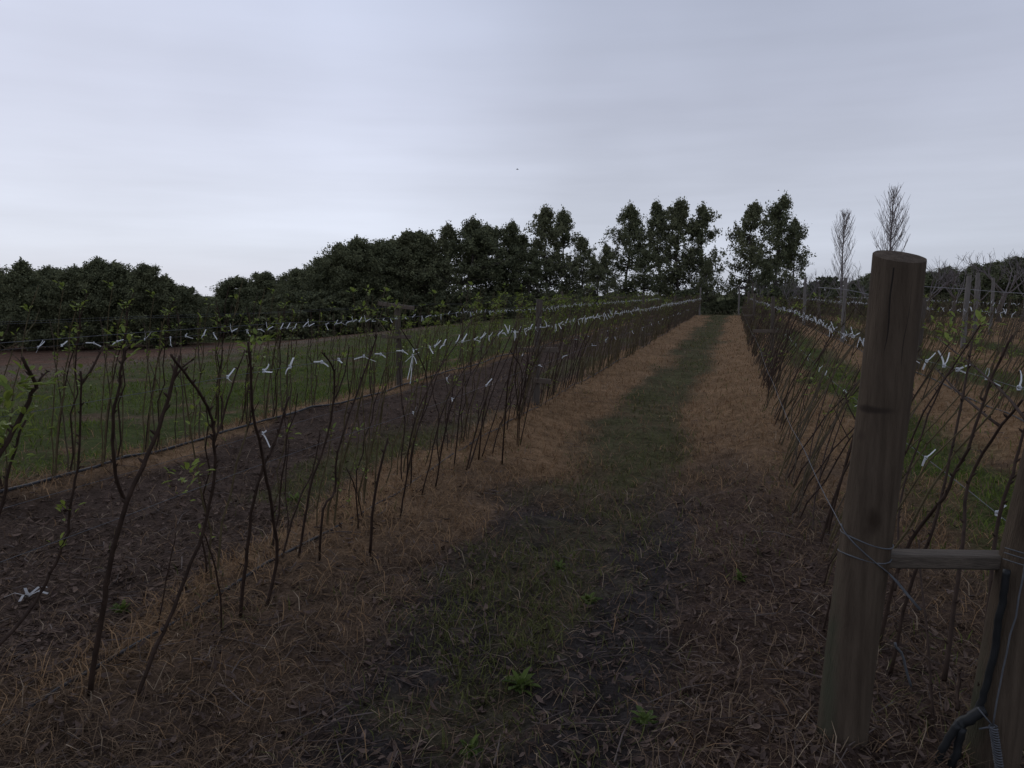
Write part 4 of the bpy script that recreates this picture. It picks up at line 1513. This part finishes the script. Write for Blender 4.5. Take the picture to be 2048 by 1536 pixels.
def bare_tree(H, seed, name):
    rr = random.Random(seed)
    root = empty(name, (0, 0, 0))
    tr = MB()
    lean = np.array([rr.gauss(0, .12), rr.gauss(0, .12), 1])
    top = lean / np.linalg.norm(lean) * H * .35
    tr.tube([(0, 0, -.2), top * .5 + np.array([rr.gauss(0, .05), rr.gauss(0, .05), 0]), top], [.035 * H, .028 * H, .024 * H], 7)
    tr.build('trunk', M_BARE_D, root, True)
    cr = MB()
    for k in range(rr.randint(4, 6)):
        a = k * 6.283 / 5 + rr.uniform(-.5, .5)
        d = np.array([math.cos(a) * .8, math.sin(a) * .8, rr.uniform(.5, 1.1)])
        grow(cr, top * rr.uniform(.8, 1), d / np.linalg.norm(d), H * .33, .009 * H, 3, rr, .10, .75, .66)
    cr.build('branches', M_BARE, root)
    return root


def poplar(H, seed):
    rr = random.Random(seed)
    root = empty('poplar_tree', (0, 0, 0))
    tr = MB()
    pts = np.array([(rr.gauss(0, .02), rr.gauss(0, .02), z) for z in np.linspace(-.3, H, 12)])
    tr.tube(pts, np.linspace(.013 * H, .0015 * H, 12), 8)
    tr.build('trunk', M_BARE, root, True)
    cr = MB()
    for k in range(120):
        f = rr.random() ** .9
        z = H * (.14 + .82 * f)
        a = rr.uniform(0, 6.283)
        L = H * (.22 * math.sin(math.pi * min(1, .25 + .75 * f)) ** .7 + .05) * rr.uniform(.6, 1.15)
        dirv = np.array([math.cos(a) * .85, math.sin(a) * .85, 1])
        p = np.array([0, 0, z])
        q = [p]
        for s_ in range(4):
            dirv = dirv * np.array([.82, .82, 1]) + np.array([rr.gauss(0, .05), rr.gauss(0, .05), 0])
            q.append(q[-1] + dirv / np.linalg.norm(dirv) * L / 4)
        cr.tube(q, np.linspace(.0021, .0008, 5) * H, 3, cap=False)
        for s_ in range(4):
            i = rr.randint(1, 3)
            t2 = np.array([rr.gauss(0, .35), rr.gauss(0, .35), 1])
            t2 *= L * rr.uniform(.2, .45) / np.linalg.norm(t2)
            cr.tube([q[i], q[i] + t2 * .5, q[i] + t2 + np.array([0, 0, .02])], np.array([.0012, .0009, .0006]) * H, 3, cap=False)
    cr.build('branches', M_POP, root)
    return root


M_POP = mat('poplar_twigs', (.23, .20, .19), .9, .25, 4)
for px, ty, dep_, sd_, lb in ((1690, 420, 52, 5, 'shorter bare poplar with pale upright twigs left of the big post'), (1788, 372, 54, 6, 'taller bare poplar rising behind the top of the big post')):
    d = ray(px, ty)
    x, y, zt = d[0] * dep_, d[1] * dep_, EYE + d[2] * dep_
    o = poplar(zt - gz1(x, y), sd_)
    o.location = (x, y, gz1(x, y))
    tag(o, lb, 'poplar', 'bare poplars')
fruit = [(1645, 535, 40, 'bare fruit tree left of the shorter poplar'), (1745, 520, 40, 'bare fruit tree between the shorter poplar and the big post'), (1715, 545, 46, 'small bare fruit tree at the foot of the shorter poplar'),
         (1870, 505, 40, 'first bare fruit tree right of the big post'), (1915, 500, 42, 'second bare fruit tree right of the big post'), (1955, 510, 44, 'third bare fruit tree right of the big post'),
         (2008, 478, 42, 'gnarled tallest bare fruit tree near the right edge'), (2052, 492, 42, 'bare fruit tree cut by the right frame edge'),
         (1525, 556, 52, 'low bare tree at the crest beside the path end'), (1580, 552, 50, 'low bare tree at the crest under the tall pair'), (1612, 545, 46, 'low bare tree right of the tall pair')]
for i, (px, ty, dep_, lb) in enumerate(fruit):
    d = ray(px, ty)
    x, y, zt = d[0] * dep_, d[1] * dep_, EYE + d[2] * dep_
    H = zt - gz1(x, y)
    o = bare_tree(3.0, 50 + i, 'bare_fruit_tree')
    zmax = max(v.co.z for c in o.children for v in c.data.vertices)
    s = H / zmax
    o.scale = (s * 1.05, s * 1.05, s)
    o.location = (x, y, gz1(x, y))
    tag(o, lb, 'fruit tree', 'bare fruit trees on the right')

# ------------------------------------------------------------------ birds


def bird(px, py, dep_, s, label):
    p = depth_point(px, py, dep_)
    mb = MB()
    q = np.array([(-.5, 0, 0), (-.3, 0, .05), (0, 0, .06), (.3, 0, .02), (.5, 0, -.02)]) * s
    mb.tube(q, np.array([.03, .11, .13, .08, .02]) * s, 8)
    root = empty('bird', tuple(p))
    mb.build('body', M_BIRD, root, True)
    for sg in (-1, 1):
        w = MB()
        w.add(np.array([(.2, 0, .06), (-.2, 0, .06), (-.15, sg * .5, .25), (.12, sg * .55, .28), (-.1, sg * 1.0, .12)]) * s, [(0, 1, 2, 3)], [(3, 2, 4)])
        w.build('wing', M_BIRD, root)
    tag(root, label, 'bird', 'small dark birds')


bird(1035, 339, 45, .16, 'tiny dark bird flying in the open sky above the trees')
bird(1557, 381, 60, .16, 'tiny dark bird flying just above the tallest tree of the pair')
bird(512, 547, 66, .35, 'dark bird perched on the tree right of the gap in the wood')
